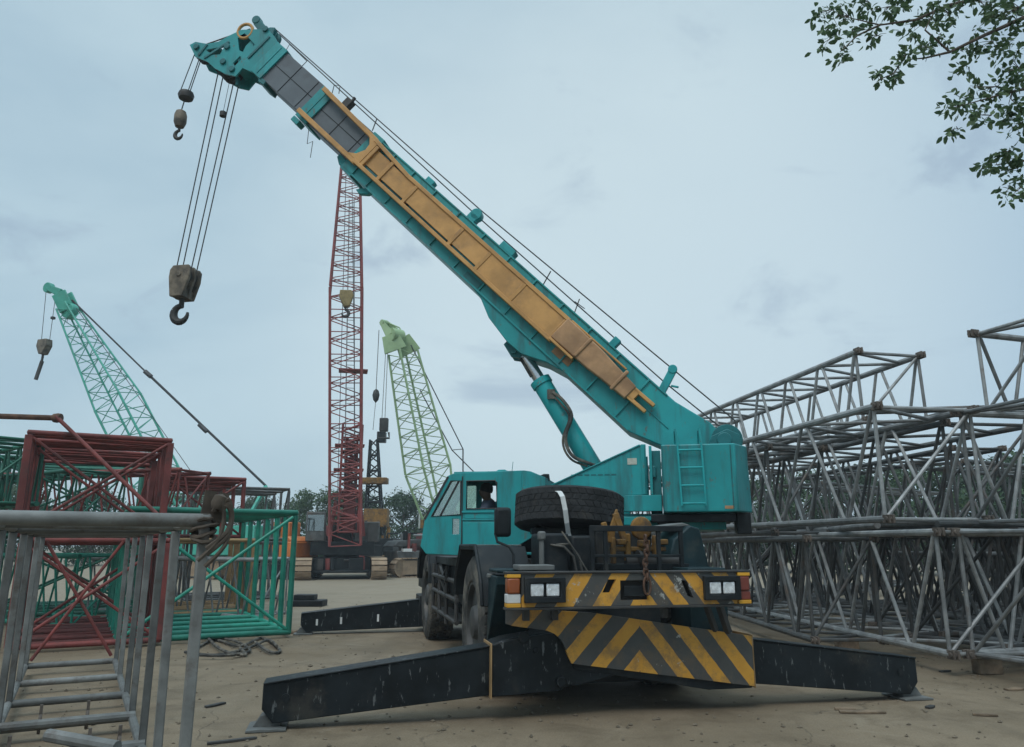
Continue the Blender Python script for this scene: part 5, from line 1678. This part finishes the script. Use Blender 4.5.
# ------------------------------------------------------------------ ground and litter
def ground_mat():
    m = bpy.data.materials.new('dusty_yard_concrete'); m.use_nodes = True
    nt = m.node_tree; L = nt.links; bs = nt.nodes['Principled BSDF']
    g_ = nn(nt, 'ShaderNodeNewGeometry')

    def noise(s, d=8, ro=.62, dist=0):
        n_ = nn(nt, 'ShaderNodeTexNoise'); n_.inputs['Scale'].default_value = s; n_.inputs['Detail'].default_value = d
        n_.inputs['Roughness'].default_value = ro; n_.inputs['Distortion'].default_value = dist
        L.new(g_.outputs['Position'], n_.inputs['Vector']); return n_.outputs['Fac']

    def rng(f, a, c, lo=0, hi=1):
        r_ = nn(nt, 'ShaderNodeMapRange'); r_.interpolation_type = 'SMOOTHSTEP'
        for k, v_ in (('From Min', a), ('From Max', c), ('To Min', lo), ('To Max', hi)): r_.inputs[k].default_value = v_
        L.new(f, r_.inputs['Value']); return r_.outputs[0]

    def mix(f, a, c):
        x = nn(nt, 'ShaderNodeMix', data_type='RGBA'); L.new(f, x.inputs[0])
        for sk, val in ((6, a), (7, c)):
            if hasattr(val, 'links'): L.new(val, x.inputs[sk])
            else: x.inputs[sk].default_value = (*val, 1)
        return x.outputs[2]
    c = mix(rng(noise(.35), .35, .65), (.158, .120, .077), (.218, .169, .114))
    c = mix(rng(noise(1.6, 9, .7, .6), .45, .70, 0, .7), c, (.112, .083, .053))
    c = mix(rng(noise(.8, 10, .72, 1.2), .56, .66, 0, .55), c, (.245, .20, .142))
    c = mix(rng(noise(5.5, 8, .7), .60, .70, 0, .7), c, (.095, .070, .045))
    mt_ = nn(nt, 'ShaderNodeMapping'); mt_.inputs['Rotation'].default_value = (0, 0, -YAW); mt_.inputs['Scale'].default_value = (1.5, .12, 1)
    L.new(g_.outputs['Position'], mt_.inputs['Vector'])
    tn = nn(nt, 'ShaderNodeTexNoise'); tn.inputs['Scale'].default_value = 1.6; tn.inputs['Detail'].default_value = 7; tn.inputs['Roughness'].default_value = .65
    L.new(mt_.outputs[0], tn.inputs['Vector'])
    c = mix(rng(tn.outputs['Fac'], .50, .70, 0, .42), c, (.115, .088, .058))
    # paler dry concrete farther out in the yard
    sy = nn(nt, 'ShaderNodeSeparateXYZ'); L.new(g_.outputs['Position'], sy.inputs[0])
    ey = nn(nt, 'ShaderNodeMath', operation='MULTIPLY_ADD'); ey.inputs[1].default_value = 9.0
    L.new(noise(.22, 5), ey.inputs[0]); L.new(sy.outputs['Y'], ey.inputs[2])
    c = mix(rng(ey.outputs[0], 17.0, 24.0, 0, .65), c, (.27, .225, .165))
    vo = nn(nt, 'ShaderNodeTexVoronoi', feature='DISTANCE_TO_EDGE'); vo.inputs['Scale'].default_value = .28
    wn = nn(nt, 'ShaderNodeTexNoise'); wn.inputs['Scale'].default_value = 1.4; wn.inputs['Detail'].default_value = 6
    L.new(g_.outputs['Position'], wn.inputs['Vector'])
    wa = nn(nt, 'ShaderNodeVectorMath', operation='MULTIPLY_ADD'); wa.inputs[1].default_value = (.9, .9, 0)
    L.new(wn.outputs['Color'], wa.inputs[0]); L.new(g_.outputs['Position'], wa.inputs[2]); L.new(wa.outputs[0], vo.inputs['Vector'])
    crack = rng(vo.outputs['Distance'], .0, .0035, .6, 0)
    cm = nn(nt, 'ShaderNodeMath', operation='MULTIPLY'); L.new(crack, cm.inputs[0]); L.new(rng(noise(.5, 3), .48, .58), cm.inputs[1])
    c = mix(cm.outputs[0], c, (.09, .072, .052))
    grit = rng(noise(60, 4, .7), .35, .75, .82, 1.15)
    hs = nn(nt, 'ShaderNodeVectorMath', operation='SCALE'); L.new(c, hs.inputs[0]); L.new(grit, hs.inputs['Scale'])
    L.new(hs.outputs[0], bs.inputs['Base Color'])
    L.new(rng(noise(1.1, 6), .4, .7, .72, .95), bs.inputs['Roughness'])
    bs.inputs['Specular IOR Level'].default_value = .25
    ad = nn(nt, 'ShaderNodeMath', operation='MULTIPLY_ADD'); ad.inputs[1].default_value = .35
    L.new(noise(38, 6, .7), ad.inputs[0]); L.new(noise(3, 8, .65, .5), ad.inputs[2])
    sb = nn(nt, 'ShaderNodeMath', operation='SUBTRACT'); L.new(ad.outputs[0], sb.inputs[0]); L.new(cm.outputs[0], sb.inputs[1])
    bp = nn(nt, 'ShaderNodeBump'); bp.inputs['Strength'].default_value = .45; bp.inputs['Distance'].default_value = .03
    L.new(sb.outputs[0], bp.inputs['Height']); L.new(bp.outputs[0], bs.inputs['Normal'])
    return m


g = MB(); g.raw([(-700, -300, 0), (700, -300, 0), (700, 1100, 0), (-700, 1100, 0)], [(0, 1, 2, 3)])
tag(g.build('ground', ground_mat(), None, loc=(0, 0, 0)), kind='structure')

# cable heap by the green frames
g = MB(); rc2 = random.Random(4)
base = [at(x, y, 1) for x, y in ((0, 0),)]


def gpt(x, y, z=.02):
    r = ray(x, y); t = (CAM_H - z) / -r.z
    return Vec((r.x * t, r.y * t, z))


for pts in ([(196, 648), (215, 640), (240, 646), (262, 638), (280, 650), (270, 652), (255, 642)], [(200, 655), (230, 655), (250, 650), (232, 640), (210, 638)],
            [(185, 652), (215, 655), (248, 648), (268, 640), (277, 646)], [(205, 635), (222, 650), (245, 655), (240, 648)]):
    w3 = [gpt(x, y, .02 + rc2.uniform(0, .05)) for x, y in pts]
    sm = []
    for i in range(len(w3) - 1):
        for k in range(6):
            t = k / 6; a, c = w3[i], w3[i + 1]
            pa = w3[max(0, i - 1)]; pc = w3[min(len(w3) - 1, i + 2)]
            sm.append(.5 * ((2 * a) + (c - pa) * t + (2 * pa - 5 * a + 4 * c - pc) * t * t + (3 * a - pa - 3 * c + pc) * t ** 3))
    g.path(sm + [w3[-1]], .022, 7)
tag(g.build('cable_coil', M['rubber']), 'dark cable lying in loose loops below the green frames', 'cable')
# sleeper under the green section
g = MB(); gp = gpt(292, 632); g.box(gp.x - .25, gp.x + .1, gp.y - .1, gp.y + .15, .003, .05)
q = gpt(302, 610); 
tag(g.build('timber_plank', M['timber'], bevel=.01), 'weathered plank under the corner of the green frames', 'timber')
g = MB()
q = gpt(308, 606, .0); g.box(q.x - .5, q.x + .45, q.y - .3, q.y + .3, .003, .16); g.box(q.x - .35, q.x + .2, q.y - .2, q.y + .2, .163, .30)
tag(g.build('steel_plate', M['black'], bevel=.02), 'dark steel plates piled on the ground beyond the green frames', 'plate')
# flat scraps
def scrap(px_, py_, a, w, l, lb, m):
    q = gpt(px_, py_, 0); F_ = frame(q, Vec((math.cos(a), math.sin(a), 0)), Vec((-math.sin(a), math.cos(a), 0)), Z)
    g = MB(F_); g.prism([(-l, -w), (-l * .2, -w * 1.3), (l, -w * .6), (l * .9, w), (-l * .3, w * .8), (-l * .95, w * .6)], 'z', .003, .022)
    tag(g.build('wood_scrap', M[m], bevel=.003), lb, 'scrap', 'scraps lying on the ground')


scrap(862, 713, -.1, .05, .22, 'flat dark wood scrap on the ground below the right outrigger', 'timber')
scrap(845, 710, -.2, .04, .10, 'small chip beside the flat dark scrap', 'timber')
scrap(1015, 690, .2, .05, .13, 'pale wood scrap at the right edge of the ground', 'timber')
scrap(945, 672, .3, .03, .09, 'tiny scrap in front of the timber block', 'darksteel')
scrap(930, 708, .6, .03, .07, 'tiny dark chip on bare ground at right', 'darksteel')
scrap(232, 742, .5, .02, .20, 'thin steel offcut on the ground by the grey frames', 'darksteel')
scrap(215, 706, 1.0, .03, .12, 'short dark strip on the ground beside the nearest grey frame', 'darksteel')
scrap(985, 716, -.3, .03, .11, 'pale flat chip near the lower right corner', 'timber')
# pebbles
rp = random.Random(8)
g = MB()
for i in range(900):
    yy = 4.5 + (rp.random() ** 1.6) * 22; xx = rp.uniform(-.75, .85) * yy
    s = rp.uniform(.005, .017) * (1 + (rp.random() > .95) * 1.2)
    c = Vec((xx, yy, s * .3)); vs = []
    for j in range(6):
        d = [(1, 0, 0), (-1, 0, 0), (0, 1, 0), (0, -1, 0), (0, 0, .8), (0, 0, -.8)][j]
        vs.append(c + Vec(d) * s * rp.uniform(.7, 1.3))
    g.raw(vs, [(0, 2, 4), (2, 1, 4), (1, 3, 4), (3, 0, 4), (2, 0, 5), (1, 2, 5), (3, 1, 5), (0, 3, 5)])
for i in range(700):
    k = rp.randrange(4)
    if k == 0: xx, yy = rp.uniform(-5.5, -1.2), rp.uniform(5, 13)
    elif k == 1: xx, yy = rp.uniform(4.2, 9), rp.uniform(8.6, 12)
    elif k == 2: xx, yy = rp.uniform(-9, -3), rp.uniform(13, 22)
    else: xx, yy = rp.uniform(-2.5, 4.5), rp.uniform(6, 9)
    s = rp.uniform(.008, .028)
    c = Vec((xx, yy, s * .25)); vs = []
    for j in range(6):
        d = [(1, 0, 0), (-1, 0, 0), (0, 1, 0), (0, -1, 0), (0, 0, .6), (0, 0, -.6)][j]
        vs.append(c + Vec(d) * s * rp.uniform(.6, 1.4))
    g.raw(vs, [(0, 2, 4), (2, 1, 4), (1, 3, 4), (3, 0, 4), (2, 0, 5), (1, 2, 5), (3, 1, 5), (0, 3, 5)])
tag(g.build('gravel', M['stone'], None, loc=(0, 0, 0), flat=True), 'loose pebbles and grit scattered over the yard ground', 'gravel', kind='stuff')

hm = bpy.data.materials.new('thin_haze'); hm.use_nodes = True
hn = hm.node_tree; hn.nodes.remove(hn.nodes['Principled BSDF'])
pv = nn(hn, 'ShaderNodeVolumePrincipled'); pv.inputs['Color'].default_value = (.80, .88, .93, 1); pv.inputs['Density'].default_value = .0013
hn.links.new(pv.outputs[0], hn.nodes['Material Output'].inputs['Volume'])
g = MB(); g.box(-750, 750, -350, 1150, -1.0, 24.0)
tag(g.build('haze', hm, None, loc=(0, 0, 0), flat=True), kind='stuff')
# ------------------------------------------------------------------ sky, sun, camera
w = bpy.data.worlds.new('World'); sc.world = w; w.use_nodes = True
nt = w.node_tree; L = nt.links
bg = nt.nodes['Background']
SUN_EL, SUN_ROT = rad(55), rad(205)
sky = nn(nt, 'ShaderNodeTexSky', sky_type='NISHITA'); sky.sun_disc = False
sky.sun_elevation = SUN_EL; sky.sun_rotation = SUN_ROT
tc = nn(nt, 'ShaderNodeTexCoord')
mp = nn(nt, 'ShaderNodeMapping'); mp.inputs['Scale'].default_value = (1.0, 1.0, 2.2); L.new(tc.outputs['Generated'], mp.inputs['Vector'])


def wnoise(s, d, ro=.55, dist=.3):
    n_ = nn(nt, 'ShaderNodeTexNoise'); n_.inputs['Scale'].default_value = s; n_.inputs['Detail'].default_value = d
    n_.inputs['Roughness'].default_value = ro; n_.inputs['Distortion'].default_value = dist
    L.new(mp.outputs[0], n_.inputs['Vector']); return n_.outputs['Fac']


def wrng(f, a, c, lo=0, hi=1):
    r_ = nn(nt, 'ShaderNodeMapRange'); r_.interpolation_type = 'SMOOTHSTEP'
    for k, v_ in (('From Min', a), ('From Max', c), ('To Min', lo), ('To Max', hi)): r_.inputs[k].default_value = v_
    L.new(f, r_.inputs['Value']); return r_.outputs[0]


def wmix(f, a, c):
    x = nn(nt, 'ShaderNodeMix', data_type='RGBA')
    if hasattr(f, 'links'): L.new(f, x.inputs[0])
    else: x.inputs[0].default_value = f
    for sk, val in ((6, a), (7, c)):
        if hasattr(val, 'links'): L.new(val, x.inputs[sk])
        else: x.inputs[sk].default_value = (*val, 1)
    return x.outputs[2]


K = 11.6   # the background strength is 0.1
cloud = wmix(wrng(wnoise(1.5, 5), .35, .65), (.36 * K, .505 * K, .60 * K), (.47 * K, .615 * K, .69 * K))
# a brighter veil where the cloud is thin, ahead of the camera
bd2 = ray(1000, 400).normalized()
d2 = nn(nt, 'ShaderNodeVectorMath', operation='DOT_PRODUCT'); L.new(tc.outputs['Generated'], d2.inputs[0]); d2.inputs[1].default_value = bd2
cloud = wmix(wrng(d2.outputs['Value'], .86, 1.0, 0, .75), cloud, (.29 * K, .44 * K, .585 * K))
bd = ray(640, 310).normalized()
dt = nn(nt, 'ShaderNodeVectorMath', operation='DOT_PRODUCT'); L.new(tc.outputs['Generated'], dt.inputs[0]); dt.inputs[1].default_value = bd
cloud = wmix(wrng(dt.outputs['Value'], .84, 1.0, 0, .8), cloud, (.60 * K, .72 * K, .765 * K))
# darker scud
cloud = wmix(wrng(wnoise(3.4, 6, .6, .6), .55, .72, 0, .55), cloud, (.29 * K, .385 * K, .50 * K))
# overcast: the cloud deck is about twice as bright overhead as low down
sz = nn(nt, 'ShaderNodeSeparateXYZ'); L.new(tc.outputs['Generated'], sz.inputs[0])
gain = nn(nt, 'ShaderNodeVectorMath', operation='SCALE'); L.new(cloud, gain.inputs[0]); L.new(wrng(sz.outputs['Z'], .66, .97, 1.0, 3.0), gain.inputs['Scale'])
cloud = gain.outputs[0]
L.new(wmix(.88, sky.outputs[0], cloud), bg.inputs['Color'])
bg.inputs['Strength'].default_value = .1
sl = bpy.data.lights.new('sun', 'SUN'); sl.energy = 1.5; sl.angle = rad(25); sl.color = (1, .97, .93)
so = bpy.data.objects.new('sun', sl); COL.objects.link(so)
so.location = (0, 0, 30)
sd = Vec((math.sin(SUN_ROT) * math.cos(SUN_EL), math.cos(SUN_ROT) * math.cos(SUN_EL), math.sin(SUN_EL)))
so.rotation_euler = sd.to_track_quat('Z', 'Y').to_euler()

cam = bpy.data.cameras.new('camera'); cam.sensor_width = 36; cam.lens = FPX / 1024 * 36
cam.clip_start = .05; cam.clip_end = 3000
co = bpy.data.objects.new('camera', cam); COL.objects.link(co)
co.location = (0, 0, CAM_H); co.rotation_euler = (math.pi / 2 + PITCH, 0, 0)
sc.camera = co
vs_ = sc.view_settings
vs_.view_transform = 'Standard'; vs_.look = 'None'; vs_.exposure = 0; vs_.gamma = 1
sc.render.film_transparent = False
sc.cycles.max_bounces = 6
sc.cycles.transparent_max_bounces = 12
